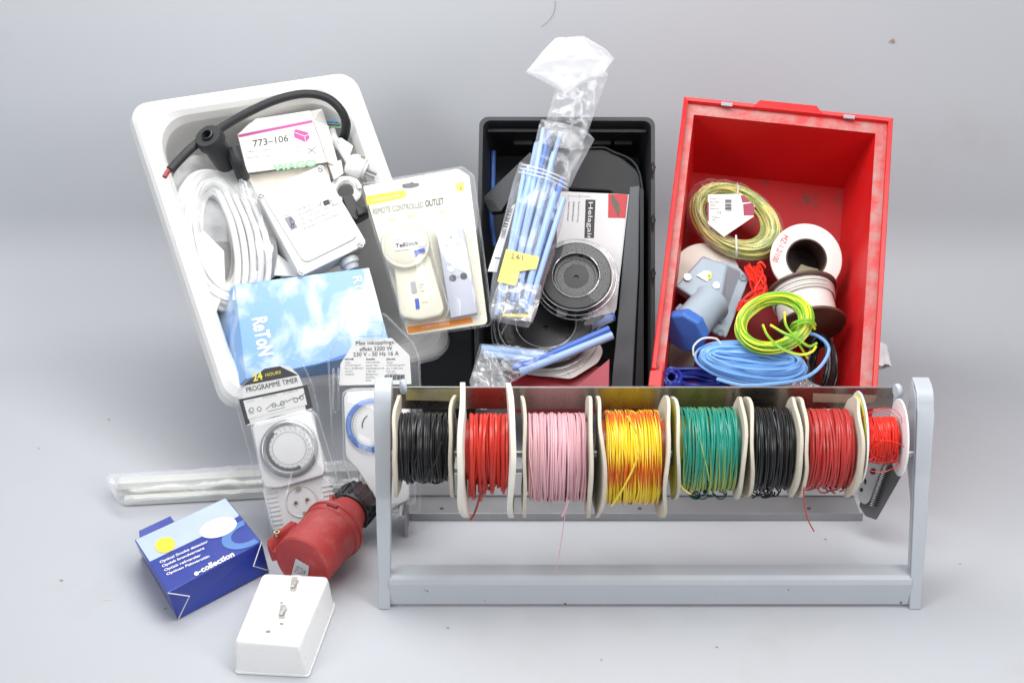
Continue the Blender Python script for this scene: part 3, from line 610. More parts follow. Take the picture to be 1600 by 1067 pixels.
t=thing('grey_clip_lever','small translucent cable tie end above the white plug','cable tie',WHT(540,232,0));mb=MB();slab(mb,WHT,[(527,217),(533,215),(552,228),(548,240),(536,240)],.004,.003,mat('translucent_nylon',(.72,.74,.76),.35),2);mb.obj('tie_head',t,bevel=.0005)
t=thing('paper_scrap','white folded paper corner sticking up between the coil bag and the junction box','paper',WHT(445,415,0));mb=MB();slab(mb,WHT,[(428,430),(434,397),(468,424),(462,432)],.012,.001,PAPER);mb.obj('paper_sheet',t)
t=thing('black_adapter','black plastic part half hidden between the cable coil and the junction box','adapter',WHT(435,390,-.02));mb=MB();slab(mb,WHT,[(418,345),(432,335),(450,395),(445,425),(428,425)],-.004,.03,BLACKP,3);mb.obj('adapter_body',t,bevel=.001)
# sky printed carton
RT_=Pl(WHT(470,500,.030),(.15,-.66,.73))
SKY=bpy.data.materials.new('printed_clouds');SKY.use_nodes=True;nt=SKY.node_tree;N=nt.nodes;L_=nt.links;b=N['Principled BSDF'];b.inputs['Roughness'].default_value=.28
tc=N.new('ShaderNodeTexCoord');mp=N.new('ShaderNodeMapping');mp.inputs['Scale'].default_value=(1.3,1,1);L_.new(tc.outputs['Object'],mp.inputs[0])
no=N.new('ShaderNodeTexNoise');no.inputs['Scale'].default_value=17;no.inputs['Detail'].default_value=7;no.inputs['Roughness'].default_value=.52;no.inputs['Distortion'].default_value=.4;L_.new(mp.outputs[0],no.inputs['Vector'])
cr=N.new('ShaderNodeValToRGB');cr.color_ramp.elements[0].position=.45;cr.color_ramp.elements[0].color=(.19,.36,.66,1);cr.color_ramp.elements[1].position=.66;cr.color_ramp.elements[1].color=(.68,.74,.82,1);L_.new(no.outputs['Fac'],cr.inputs[0]);L_.new(cr.outputs[0],b.inputs['Base Color'])
t=thing('sky_printed_carton','light blue carton printed with white clouds on top of the white tub','carton',RT_(480,510,-.03))
q=[(367,444),(577,418),(611,545),(384,592)];top=[RT_(x,y) for x,y in q];sh=RT_(343,512,-.05)-RT_(372,480)
mb=MB();mb.add(top+[p+sh for p in top],[[3,2,1,0],[4,5,6,7],[0,1,5,4],[1,2,6,5],[2,3,7,6],[3,0,4,7]],SKY,smooth=False);mb.obj('carton_body',t,bevel=.0008)
p=Print(t,RT_,0)
p.text('ReToN',(393,498),(404,557),(417,494),WINK,bold=.028)
p.text('R100',(551,433),(559,474),(565,431),WINK,bold=.0)
p.poly([(452,582),(491,570),(606,530),(611,545),(500,568)],mat('deep_sky_blue_print',(.04,.16,.50),.4));p.build()
# remote controlled outlet in its blister
BLI=Pl(WHT(600,420,.062),(-.02,-.74,.67))
t=thing('remote_outlet_pack','cream blister card with a remote controlled outlet and remote, leaning over the right tub rim','blister pack',BLI(660,500,-.02))
q=[(567,291),(716,264),(733,275),(762,506),(637,524)];mb=MB();slab(mb,BLI,rpoly(q,[3,3,3,8,6]),0,.001,mat('cream_card',(.72,.70,.57),.5,.02));mb.obj('card',t)
p=Print(t,BLI,.0003);YC=mat('soft_yellow_print',(.80,.62,.05),.5)
p.poly(rpoly([(571,307),(630,297),(635,300),(635,306),(631,309),(574,321)],1.5),YC);p.disc(718,292,7,7,YC);p.poly([(718,285),(725,284),(725,299),(718,299)],YC)
p.text('intelligent home life',(582,315),(624,308),(581.5,311),WINK,3)
p.poly(rpoly([(628,288),(641,286),(643,283),(646,286),(655,286),(655,291),(643,294),(629,294)],2),mat('hanger_hole_dark',(.05,.05,.055),.5))
p.text('REMOTE CONTROLLED',(583,335),(662,324),(582,326),LGINK);p.text('OUTLET',(665,323.5),(694,319),(664,313),INK,bold=.02)
p.text('ON',(608,345),(618,343.5),(607.6,342),YC);p.text('230V',(636,341),(648,339),(635.5,337.5),YC);p.text('433M',(686,333),(697,331.5),(685.6,329.5),YC)
p.poly([(636,511),(736,496),(739,504),(638,521)],OINK);p.text('A SMARTER CHOICE',(659,513),(702,506.5),(658.6,509.5),WINK,3);p.build()
CR=mat('cream_plastic',(.68,.655,.54),.35,.02)
mb=MB();slab(mb,BLI,[(614,405),(670,395),(694,480),(690,492),(655,500),(630,496),(624,488)],.016,.015,CR,rnd=10);so=mb.obj('outlet_body',t,bevel=.003,seg=3)
mb=MB();c=BLI(634,386,.016);r=BLI.m(634,386,37);lathe(mb,c,BLI.n,[(r,-.012),(r,.0065),(r-.0006,.0078),(r-.0035,.0080),(r-.0042,.0072),(r-.006,.0085),(0,.009)],CR,48);hd=mb.obj('outlet_disc',so,sharp=50)
p=Print(so,BLI,.0255);p.poly([(616,376),(665,370),(665,384),(653,386),(660,393),(645,402),(642,389),(617,392)],WHITE);p.text('Compatible with',(617,377),(652,372),(616.7,374),GINK,3);p.text('TellStick',(618,387.5),(654,382),(617.5,381),INK,3,bold=.02)
p.poly(rpoly([(646,392),(663,387),(665,394),(655,395),(650,402)],1.5),BINK,3);p.build()
p=Print(so,BLI,.0165);p.poly(rpoly([(641,441),(649,439.5),(652,457),(644,459)],1.5),mat('silver_grey_print',(.35,.36,.38),.3));p.poly(rpoly([(648,467),(654,466),(656,482),(650,483.5)],1.5),BINK);p.lines(['Smart','Relay','Code'],(655,446),(664,444.5),2.2,(.8,5),GINK);p.text('Charge',(659,474),(669,472.5),(658.7,472),GINK);p.build()
mb=MB();slab(mb,BLI,[(682,362),(724,356),(746,489),(704,497)],.010,.009,mat('pale_blue_grey_plastic',(.46,.48,.56),.35,.02),rnd=2);ro=mb.obj('remote_control',t,bevel=.0015)
p=Print(ro,BLI,.0102);p.disc(704.5,371,2.4,2.2,GINK);p.disc(697,373,1.2,1.2,OINK);p.text('ON',(694,387),(702,385.6),(693.6,383),GINK);p.text('OFF',(711,383.5),(719,382),(710.6,379.5),GINK)
for k in range(3): p.text(str(k+1),(708.5+k*2.6,392+k*14),(710+k*2.6,391.7+k*14),(708.3+k*2.6,389.5+k*14),GINK)
p.disc(707.5,434.5,5.6,5.4,mat('charcoal_button',(.06,.065,.075),.5));p.disc(724.5,431.5,5.6,5.4,mat('charcoal_button',(.06,.065,.075),.5));p.text('G',(714.5,434.5),(717,434),(714.3,431.5),GINK);p.build()
for k in range(3):
    for x in(700,718):
        mb=MB();x2=x+k*2.2;y2=394.5+k*13.5-(2.5 if x>710 else 0);lathe(mb,BLI(x2,y2,.010),BLI.n,[(.0042,-.001),(.0042,.0006),(.0034,.0009),(0,.0009)],mat('pale_grey_plastic',(.62,.63,.66),.4),16);mb.obj('button',ro)
mb=MB();rim=rpoly([(563,288),(723,261),(741,275),(769,503),(762,509),(634,527),(628,500)],4)
mb.add([BLI(x,y,.0022) for x,y in rim],[list(range(len(rim)))],BLIS,smooth=False);tube(mb,[BLI(x,y,.0016) for x,y in rim+[rim[0]]],.0010,BLIS,6,cap=False)
for k in range(46): # crimped edge
    a=rim[0];x,y=570+3.4*k,0
    yy=286.8-(x-563)*.169
    if x<720: tube(mb,[BLI(x,yy+1,.0026),BLI(x+.8,yy+4,.0026)],.0005,BLIS,4)
for k in range(56):
    y=280+4.0*k;x=741.5+(y-277)*.1225;tube(mb,[BLI(x+.5,y,.0026),BLI(x-3.5,y+.6,.0026)],.0005,BLIS,4)
mb.obj('blister_rim',t)
mb=MB();d1=rpoly([(592,368),(616,346),(652,343),(668,352),(676,392),(704,484),(699,499),(648,508),(626,503),(616,446),(597,396)],14)
def dome(mb,pl,px,off,h,inset,m):
    cx=sum(p[0] for p in px)/len(px);cy=sum(p[1] for p in px)/len(px)
    def sc_(k,o):
        return [pl(cx+(x-cx)*k,cy+(y-cy)*k,o) for x,y in px]
    a=sc_(1,off);b=sc_(1-inset*.35,off+h*.85);c=sc_(1-inset*.6,off+h);n=len(px)
    mb.add(a+b+c,[[i,(i+1)%n,n+(i+1)%n,n+i] for i in range(n)]+[[n+i,n+(i+1)%n,2*n+(i+1)%n,2*n+i] for i in range(n)]+[[2*n+i for i in range(n)]],m)
dome(mb,BLI,d1,.0025,.030,.12,BLIS);mb.obj('blister_shell',t)
mb=MB();dome(mb,BLI,rpoly([(678,358),(726,351),(752,493),(701,502)],5),.0025,.012,.08,BLIS);mb.obj('blister_shell',t)
# ------------------------------------------------------------------ timers standing in front of the tub
def timer_shell(t,pl,outline,domepx,h):
    mb=MB();o=rpoly(outline,5);mb.add([pl(x,y,.0016) for x,y in o],[list(range(len(o)))],BLIS,smooth=False);mb.obj('blister_rim',t)
    mb=MB();dome(mb,pl,rpoly(domepx,8),.0018,h,.10,BLIS);mb.obj('blister_shell',t)
    mb=MB();o=rpoly(outline,5);tube(mb,[pl(x,y,.0022) for x,y in o+[o[0]]],.0011,BLIS,6,cap=False);mb.obj('folded_edge',t)
T1=Pl(FLOOR(430,852),(.06,-.84,.54))
t=thing('programme_timer_pack','blister pack with a white programme timer, black and yellow header, left of the red plug','blister pack',T1(455,835))
mb=MB();slab(mb,T1,[(378,606),(420,570),(465,567),(484,605),(500,640),(540,800),(416,812)],0,.001,mat('backing_card_clear',(.70,.69,.68),.6) if 0 else PAPER);
p=Print(t,T1,.0)
mb=MB();slab(mb,T1,rpoly([(378,608),(412,578),(436,571),(452,572),(467,586),(488,640),(430,650),(386,665)],2),0,.0008,PAPER);mb.obj('header_card',t)
p.poly([(379,603),(413,576),(437,572),(466,586)],INK)
p.text('24',(396,596),(411,592.5),(393.5,584),YINK,bold=.03);p.text('HOURS',(415,588.5),(439,583.5),(414.5,583.5),YINK)
p.text('PROGRAMME TIMER',(385.5,613),(466,597),(384,605),INK)
p.poly([(373,624),(480,601),(489,637),(478,640),(474,619),(383,638),(391,661),(384,664)],INK)
p.poly([(380,626),(474,606),(480,632),(388,655)],PAPER,2)
for (x,y) in((393,640),(405,639),(428,633),(441,630),(462,625),(471,621)): p.disc(x,y,3.6,3.8,GINK,3,hole=.72,n=14)
p.line([(388,640),(390,646),(397,645)],.8,GINK,3);p.line([(415,640),(424,632),(436,634),(447,625)],.8,GINK,3);p.line([(447,628),(458,622),(468,622),(476,614)],.9,INK,3);p.line([(418,643),(446,636)],.7,GINK,3)
for a,b,s in(((386,629),(397,626.6),'PLUG IN TO SET'),((411,622.5),(432,618),'SET ON & OFF TIMES'),((443,615.5),(466,610.5),'SET CURRENT TIME')): p.text(s,a,b,(a[0]-.3,a[1]-2),LGINK,3)
p.build()
mb=MB();slab(mb,T1,[(394,668),(400,660),(478,641),(490,646),(508,735),(505,742),(437,762),(414,762)],.022,.02,WHITE,rnd=7);bd=mb.obj('timer_housing',t,bevel=.004,seg=4)
mb=MB();slab(mb,T1,[(410,765),(436,761),(505,742),(516,752),(530,800),(524,838),(440,842),(424,825)],.014,.012,WHITE,rnd=4);sk=mb.obj('socket_housing',t,bevel=.002)
for s in range(9):
    mb=MB();y=768+s*7
    for xa,xb,dy in((415+s*1.4,432+s*1.4,-2),(503+s*1.5,519+s*1.5,-13)): tube(mb,[T1(xa,y+dy+5,.0145),T1(xb,y+dy+2,.0145)],.0013,WHITE,6)
    mb.obj('grip_rib',sk)
mb=MB();c=T1(452,701,.022);r=T1.m(452,701,44.5);DR=mat('chrome_grey_ring',(.32,.33,.34),.25,.1,metal=.5)
lathe(mb,c,T1.n,[(r,-.002),(r,.003),(r-.0015,.0055),(r-.005,.0065),(r-.0062,.0055)],DR,60);mb.obj('dial_ring',bd,sharp=60)
mb=MB();lathe(mb,c,T1.n,[(r-.006,.001),(r-.0062,.0052),(r-.010,.0056),(0,.0060)],WHITE,60);dl=mb.obj('dial',bd,sharp=60)
p=Print(dl,T1,.0283)
for k in range(96):
    a=R(k*3.75);r0,r1=(35.5,37.5) if k%4 else (32.5,37.5);f=.97
    p.line([(452+r0*math.cos(a),700+r0*f*math.sin(a)),(452+r1*math.cos(a),700+r1*f*math.sin(a))],.5,GINK)
for k in range(46):
    a=R(60+k*3.6);ra,rb=32,37;p.poly([(452+ra*math.cos(a),700+ra*math.sin(a)*.97),(452+rb*math.cos(a),700+rb*math.sin(a)*.97),(452+rb*math.cos(a+.055),700+rb*math.sin(a+.055)*.97),(452+ra*math.cos(a+.055),700+ra*math.sin(a+.055)*.97)],mat('charcoal_print',(.08,.085,.09),.5))
p.disc(452,700,27,26,LGINK,hole=.975)
for k in range(24):
    a=R(k*15+4);s=str((k+9)%24+1);cx,cy=452+29.6*math.cos(a),700+28.8*math.sin(a);u=(-math.sin(a),math.cos(a));v_=(math.cos(a),math.sin(a));w_=.9*len(s)
    p.text(s,(cx-u[0]*w_,cy-u[1]*w_),(cx+u[0]*w_,cy+u[1]*w_),(cx-u[0]*w_+v_[0]*2.4,cy-u[1]*w_+v_[1]*2.4),GINK)
p.build('dial_markings')
def socket_face(par,pl,cx,cy,rp,off,tilt=0,name='socket_recess'):
    mb=MB();c=pl(cx,cy,off);r=pl.m(cx,cy,rp);lathe(mb,c,pl.n,[(r+.001,.0003),(r,.0012),(r-.0008,.0006),(r-.0016,-.008),(0,-.0085)],WHITE,40);o=mb.obj(name,par)
    a=R(tilt)
    for s in(-1,1):
        x,y=cx+s*rp*.38*math.cos(a),cy+s*rp*.38*math.sin(a);p=Print(o,pl,off+.0012);p.disc(x,y,rp*.12,rp*.12,mat('pin_hole_brown',(.16,.07,.05),.8),n=16);p.build('pin_hole')
        x,y=cx+s*rp*.82*math.sin(-a)*-1,cy-s*rp*.82*math.cos(a);mb=MB();Y=(pl(cx,cy-1,off)-pl(cx,cy,off)).normalized();X_=(pl(cx+1,cy,off)-pl(cx,cy,off)).normalized()
        box(mb,pl(x,y,off+.001),.0042,.0042,.002,BRASS,Matrix((X_,Y,pl.n)).transposed());mb.obj('earth_clip',o)
    return o
socket_face(sk,T1,471,783,24,.0145,-16)
timer_shell(t,T1,[(369,632),(372,612),(405,569),(447,557),(471,564),(489,602),(499,650),(539,800),(530,846),(424,846),(418,815)],[(390,662),(482,638),(496,645),(545,800),(540,840),(430,842)],.036)
T2=Pl(FLOOR(570,850),(0,-.82,.57))
t=thing('mechanical_timer_pack','blister pack with a blue ringed timer, behind the left leg of the rack','blister pack',T2(590,800))
mb=MB();slab(mb,T2,rpoly([(557,530),(612,528),(640,555),(643,600),(530,602),(532,568)],2),0,.0008,PAPER);mb.obj('header_card',t)
p=Print(t,T2,0);p.text('Max inkopplings-',(556,541),(618,539),(556,533),INK);p.text('effekt 3200 W',(562,548.5),(613,547),(562,542.3),INK);p.text('230 V - 50 Hz 16 A',(552,557),(623,555),(552,550.5),INK)
for x,hd_,rows in((539,'Norsk',['Timer','Innkoblingstid','Fra 1 til 60 min','ute for','innebruk']),(572,'Svenska',['Inkopplings-','timer. For','inomhusbruk vid','1-60 min','Endast for','inomhus','bruk']),(604,'Dansk',['Timer','Indkoblingstid','fra 1-60 min.','Kun for','indebrug'])):
    p.text(hd_,(x,562.5),(x+14,562),(x,559.5),INK,bold=.02);p.lines(rows,(x,567.5),(x+28,567),2.6,(0,4.6),GINK)
p.bars([(601,594),(632,593),(632,585),(601,586)],26,INK);p.build()
mb=MB();slab(mb,T2,[(537,620),(542,612),(610,608),(640,610),(640,780),(600,800),(560,735),(540,715)],.020,.018,WHITE,rnd=8);bd=mb.obj('timer_housing',t,bevel=.004,seg=4)
c=T2(583,664,.020);r=T2.m(583,664,42);mb=MB();lathe(mb,c,T2.n,[(r,-.002),(r,.003),(r-.001,.004),(r-.006,.0045),(r-.0065,.003)],mat('blue_ring_plastic',(.06,.15,.45),.35,c2=(.3,.38,.6),c2t=(.55,.7),c2s=160),60);mb.obj('dial_ring',bd,sharp=60)
mb=MB();lathe(mb,c,T2.n,[(r-.006,.001),(r-.0065,.0032),(0,.004)],WHITE,60);dl=mb.obj('dial',bd,sharp=60);p=Print(dl,T2,.0243);p.disc(583,664,32.5,32.5,GINK,hole=.975)
for k in range(36): a=R(k*10);p.line([(583+27*math.cos(a),664+27*math.sin(a)),(583+29*math.cos(a),664+29*math.sin(a))],.7,GINK)
p.line([(566,668),(566,661),(569,654),(574,649)],1.4,INK);p.build('dial_markings')
mb=MB();slab(mb,T2,[(560,745),(566,732),(585,724),(625,724),(625,800),(575,800)],.012,.011,WHITE,rnd=6);sk=mb.obj('socket_housing',t,bevel=.002);socket_face(sk,T2,592,745,26,.0125,0)
timer_shell(t,T2,[(513,560),(517,545),(545,497),(600,490),(645,535),(655,560),(660,700),(655,800),(545,800),(520,700)],[(534,612),(548,606),(650,604),(650,790),(560,792),(536,720)],.034)
mb=MB();tube(mb,[T2(x,y,.004) for x,y in((521,575),(520,640),(524,645),(529,640),(529,575))],.0011,BLIS,6);mb.obj('moulded_rib',t)
mb=MB();slab(mb,T2,[(552,527),(554,505),(596,502),(599,505),(597,524)],.006,.005,BLIS,2);mb.obj('moulded_tab',t)
# ------------------------------------------------------------------ on the floor at the left
GZ=Pl((0,0,.011),(0,0,1))
t=thing('trunking_bundle','bundle of white plastic trunking lengths in clear film, lying behind the programme timer','trunking',FLOOR(370,760))
TR=mat('ivory_trunking_plastic',(.66,.66,.60),.35,.03)
def bar(mb,pl,a,b,w_,h_,m):
    A=pl(*a);B=pl(*b);ax=(B-A).normalized();s=ax.cross(V((0,0,1))).normalized()
    q=[A-s*w_/2,A+s*w_/2,B+s*w_/2,B-s*w_/2];prism(mb,q,V((0,0,-h_)),m)
for k,(a,b,z,w_) in enumerate((((184,750),(575,728),.026,.016),((182,760),(575,738),.016,.012),((194,776),(575,756),.011,.010))):
    mb=MB();bar(mb,Pl((0,0,z),(0,0,1)),a,b,w_,.010,TR);mb.obj('trunking_length',t,bevel=.0012)
mb=sheet(Pl((0,0,.016),(0,0,1)),[(165,744,167,752),(178,741,180,777),(195,740,190,784),(300,734,300,776),(400,727,400,768),(480,722,480,762),(560,718,560,755)],.006,.012,FILM,nu=8,wr=.003,ws=24,seed=9);mb.obj('film_wrap',t)
# smoke detector carton
BB=Pl((0,0,.041),(0,0,1));CBL=mat('royal_blue_carton',(.016,.038,.29),.30,.08,coat=.3,bump=.05,bscale=30)
t=thing('blue_carton','blue and white smoke detector carton lying on the floor at the left','carton',FLOOR(320,890))
q=[(210,843),(353,777),(409,846),(262,926)];mb=MB();top=[BB(x,y) for x,y in q];lo=[FLOOR(x,y,.0008) for x,y in((221,868),(352,806),(421,893),(278,968))]
mb.add(top+lo,[[3,2,1,0],[4,5,6,7],[0,1,5,4],[1,2,6,5],[2,3,7,6],[3,0,4,7]],CBL,smooth=False);mb.obj('carton_body',t,bevel=.0012)
mb=MB();fl=[BB(216,834,.0),BB(268,806,.0),BB(271,812,-.001),BB(222,842,-.001)];prism(mb,[BB(217,829,.002),BB(266,806,.002),BB(272,814,-.001),BB(218,840,-.001)],V((0,0,-.001)),CBL);mb.obj('torn_flap',t)
p=Print(t,BB,0);WB=mat('white_blue_print',(.46,.54,.66),.35,.1,20);LB=mat('mid_blue_print',(.10,.22,.52),.35)
p.poly([(212,843),(352,778),(374,805),(340,826),(290,850),(234,877)],WB);
def inq(x,y,Q):
    return all((Q[(i+1)%4][0]-Q[i][0])*(y-Q[i][1])-(Q[(i+1)%4][1]-Q[i][1])*(x-Q[i][0])>0 for i in range(4))
for i in range(60):
    pt=lambda a,k:(385+k*(41*math.cos(a)*.92+21*math.sin(a)*.39),833+k*(-41*math.cos(a)*.39+21*math.sin(a)*.92))
    Q=[pt(i*math.pi/30,1),pt((i+1)*math.pi/30,1),pt((i+1)*math.pi/30,.62),pt(i*math.pi/30,.62)]
    if all(inq(x,y,q) for x,y in Q): p.poly(Q,LB,2)
p.poly([(395,830),(409,846),(420,838)],CBL,3) if 0 else None
p.disc(341,824,30,14.5,WINK,3,ang=-17);p.disc(258,851,16,12,YC,3,ang=-12);p.text('2 x 1.5V',(250,853),(267,849),(249,848),YINK,4)
for k,s in enumerate(['Optical Smoke detector','Optisk brandvarnare','Optisk røkvarsler','Optinen Palovaroitin']): p.text(s,(250.5+k*3.5,881+k*6.3),(250.5+k*3.5+[75,66,57,67][k],881+k*6.3-[33,29,24,29][k]),(249+k*3.5,876+k*6.3),WINK,3,bold=.02)
p.text('e-collection',(305,900),(367,868),(301,892),WINK,3,bold=.035);p.build()
EDGE=mat('worn_carton_edge',(.60,.58,.58),.7)
for pts in(([BB(262,926,.0005),BB(296,931,-.006),BB(279,966,-.038)]),([BB(409,846,.0005),BB(396,884,-.015),BB(421,891,-.038)])):
    mb=MB();tube(mb,pts,.0007,EDGE,5);mb.obj('flap_edge',t)
# red industrial plug
t=thing('red_industrial_plug','scuffed red five pole industrial plug with black cable gland, lying beside the blue carton','plug',FLOOR(490,890))
PZ=Pl((0,0,.036),(0,0,1));a=PZ(471,881);b=PZ(566,786);ax=(b-a).normalized();ax=(ax+V((0,0,.05))).normalized()
mb=MB();RR=.0345
lathe(mb,a,ax,[(0,0),(RR-.002,0),(RR,.002),(RR,.062),(RR+.0015,.063),(RR+.0015,.074),(RR-.0005,.075),(RR-.002,.082),(.024,.100),(.021,.112),(.0205,.122),(0,.122)],PLUGR,56);mb.obj('plug_body',t,sharp=28)
mb=MB();lathe(mb,a+ax*.108,ax,[(.020,.0),(.0245,.001),(.0255,.006),(.0255,.024),(.022,.034),(.016,.036),(0,.036)],BLACKP,40);gl=mb.obj('cable_gland',t)
_,u,v=basis(ax)
for k in range(16):
    an=k*math.pi/8;d=u*math.cos(an)+v*math.sin(an);mb=MB();tube(mb,[a+ax*.113+d*.0252,a+ax*.132+d*.0252,a+ax*.141+d*.0225],.0022,BLACKP,6);mb.obj('grip_rib',gl)
mb=MB();lathe(mb,a+ax*.071,ax,[(RR,.0),(RR+.0028,.0005),(RR+.0028,.004),(RR,.0045)],PLUGR,56);mb.obj('collar',t)
side=(-ax.cross(V((0,0,1)))).normalized();upv=ax.cross(side).normalized()
if upv.z<0: upv=-upv
mb=MB();o_=a+side*(RR-.004)+upv*.012
q=[o_+ax*.002+side*.010-upv*.010,o_+ax*.004+side*.016+upv*.006,o_+ax*.036+side*.002+upv*.016,o_+ax*.040-side*.004+upv*.012,o_+ax*.004-side*.004-upv*.004]
prism(mb,q,upv*-.012,PLUGR);mb.obj('lid_hinge',t,bevel=.0015)
mb=MB();lathe(mb,o_+ax*.016+side*.009+upv*.010,upv,[(.0018,.001),(.0035,.001),(.0037,-.004),(.002,-.004)],BRASS,16);mb.obj('hinge_pin',t)
mb=MB();d=(side*.35+upv).normalized();prism(mb,[a+ax*.082+d*.026-side*.003,a+ax*.094+d*.034,a+ax*.10+d*.022,a+ax*.086+d*.022],side*.004,PLUGR);mb.obj('latch_fin',t,bevel=.001)
mb=MB();d=(side*-.1+upv).normalized();box(mb,a+ax*.0685+d*(RR+.0022),.004,.013,.003,mat('slot_dark_red',(.20,.02,.02),.6),Matrix((ax,d.cross(ax),d)).transposed());mb.obj('lock_slot',t,bevel=.0005)
PF=Pl(a-ax*.0002,-ax);p=Print(t,PF,.0003);p.poly(rpoly([(462,872),(483,884),(481,899),(455,899)],1.5),mat('silver_label',(.55,.56,.57),.35))
p.text('CE',(470,896),(477,896.3),(471,891),INK,3);p.lines(['16A-6h','400V','IP 44'],(462,885),(473,890),2.2,(-1.2,4),INK,3);p.build('rating_label')
# white double socket
t=thing('double_socket','white surface mounted double wall socket lying face up in front','socket',FLOOR(440,985))
SP=Pl((0,0,.036),(0,0,1));SPW=mat('bright_white_plastic',(.74,.74,.735),.28,.02)
top=[SP(x,y) for x,y in rpoly([(411,896),(514,901),(468,1010),(368,1001)],[8,9,5,5],5)]
lo=[FLOOR(x,y,.0012) for x,y in rpoly([(405,938),(524,943),(482,1056),(368,1050)],[8,9,5,5],5)];n=len(top)
mb=MB();mid=[A_.lerp(B_,.15)+ (A_-SP(445,955)).normalized()*.0012 for A_,B_ in zip(top,lo)]
cen=SP(445,955);tin=[cen+(p_-cen)*.955 for p_ in top]
tin=[V((p_.x,p_.y,.0365)) for p_ in tin]
mb.add(tin+top+mid+lo,[list(range(n))[::-1]]+[[k*n+i,k*n+(i+1)%n,(k+1)*n+(i+1)%n,(k+1)*n+i] for k in range(3) for i in range(n)],SPW);mb.obj('cover',t,sharp=60,bevel=.0008)
mb=MB();prism(mb,[p_+V((0,0,.002)) for p_ in [FLOOR(x,y,.0006) for x,y in rpoly([(404,937),(526,942),(483,1058),(367,1052)],[8,9,5,5],5)]],V((0,0,-.002)),SPW);mb.obj('base_plate',t)
SPF=Pl((0,0,.0366),(0,0,1))
for cx,cy,hx in((442,955,0),(460,912,0)):
    mb=MB();q=rpoly([(cx-42,cy+26),(cx-24,cy-18),(cx+46,cy-14),(cx+28,cy+30)],14)
    c=SPF(cx,cy,0);lathe(mb,c,(0,0,1),[(.0168,.00005),(.0164,.0006),(.0158,.00005)],SPW,48);
    o=mb.obj('socket_well',t)
    mb=MB();box(mb,SPF(cx,cy,.001),.0045,.014,.003,ZINC,Matrix.Rotation(R(-14),3,'Z'));mb.obj('earth_clip',o,bevel=.0008)
    p=Print(o,SPF,.0);p.poly(rpoly([(cx-7,cy+11),(cx-4,cy-11),(cx+5,cy-11),(cx+3,cy+11)],2),mat('recess_grey',(.40,.38,.33),.6));p.build('clip_recess')
p=Print(t,SPF,.0)
for x,y,rx in((419,986,4.0),(440,974,3.2),(440,941,3.0)): p.disc(x,y,rx,rx*.5,mat('hole_grey',(.25,.25,.25),.7))
p.build('pin_hole')

# ------------------------------------------------------------------ in the black crate
def coil_px(mb,pl,cx,cy,ax_,ay_,bx_,by_,cr,ch,turns,wr,m,seed,jit=.04,off=0,flat=1,start=0):
    c=pl(cx,cy,off);coil(mb,c,pl(ax_,ay_,off)-c,pl(bx_,by_,off)-c,pl.n,cr,ch,turns,wr,m,seed,jit=jit,flat=flat,start=start);return mb
LBL=mat('light_blue_tubing',(.33,.47,.74),.38,.08);DBL=mat('blue_tubing',(.05,.14,.50),.38,.1)
t=thing('black_sleeve_bundle','large folded dull black plastic sleeve filling the back of the black crate','sleeve',BLK(930,420,-.10))
mb=MB();slab(mb,BLK,[(828,246),(838,239),(925,229),(958,234),(1003,271),(1004,640),(960,640),(972,330),(955,300),(880,296),(832,300)],-.045,.05,BLKSHEET,6);mb.obj('folded_sleeve',t,bevel=.004,seg=3)
mb=MB();tube(mb,[BLK(838,241,-.042),BLK(926,231,-.042),BLK(957,237,-.042),BLK(1000,273,-.042),BLK(1004,420,-.04),BLK(1003,600,-.04)],.0018,BLKSHEET,6,sub=6);mb.obj('sleeve_fold',t)
mb=MB();slab(mb,BLK,[(826,262),(958,246),(985,290),(990,330),(830,322)],-.060,.006,BLKSHEET,5);mb.obj('folded_sleeve',t,bevel=.002)
t=thing('cable_duct','long dark grey plastic duct lying along the right side of the black crate','duct',BLK(975,450,-.10))
mb=MB();sh=BLK(20+955,604,-.06)-BLK(955,604,-.02)
q=[(984,292),(1000,290),(998,420),(986,650),(951,650),(968,470)];slab(mb,BLK,q,-.026,.018,mat('slate_grey_plastic',(.075,.082,.092),.42,.1,bump=.1),2);mb.obj('duct_body',t,bevel=.002)
mb=MB();slab(mb,BLK,[(1000,294),(1006,296),(1006,650),(991,650),(1000,420)],-.018,.03,BLKSHEET,1);mb.obj('duct_side',t,bevel=.001)
t=thing('black_channel','short length of black square channel leaning over the left rim of the black crate','channel',BLK(790,290,-.04))
pl=Pl(BLK(795,280,-.018),(-.25,-.75,.6));mb=MB();slab(mb,pl,[(828,238),(839,247),(783,330),(766,332),(753,310)],0,.014,mat('charcoal_rubber',(.035,.037,.042),.5,.1,bump=.1),1);mb.obj('channel_body',t,bevel=.0015)
mb=MB();slab(mb,pl,[(755,312),(766,331),(781,330),(771,313)],.0004,.0008,BLACKP);mb.obj('open_end',t)
t=thing('blue_rod','thin straight blue tube standing at the left inner side of the black crate','tube',BLK(770,380,-.09))
mb=MB();tube(mb,[BLK(771,236,-.075),BLK(770,300,-.078),BLK(768,345,-.08),BLK(773,385,-.08)],.0031,mat('medium_blue_tubing',(.07,.18,.58),.4),10,sub=4);mb.obj('tube_body',t)
t=thing('board_offcuts','thin brown black board offcuts standing across the back of the black crate','offcuts',BLK(885,230,-.10))
for k,(a,b) in enumerate(((802,832),(925,955),(960,988))): mb=MB();slab(mb,BLK,[(a,210),(b,210),(b,226),(a,226)],-.070,.006,mat('brown_black_board',(.055,.05,.046),.6),0);mb.obj('offcut',t,bevel=.001)
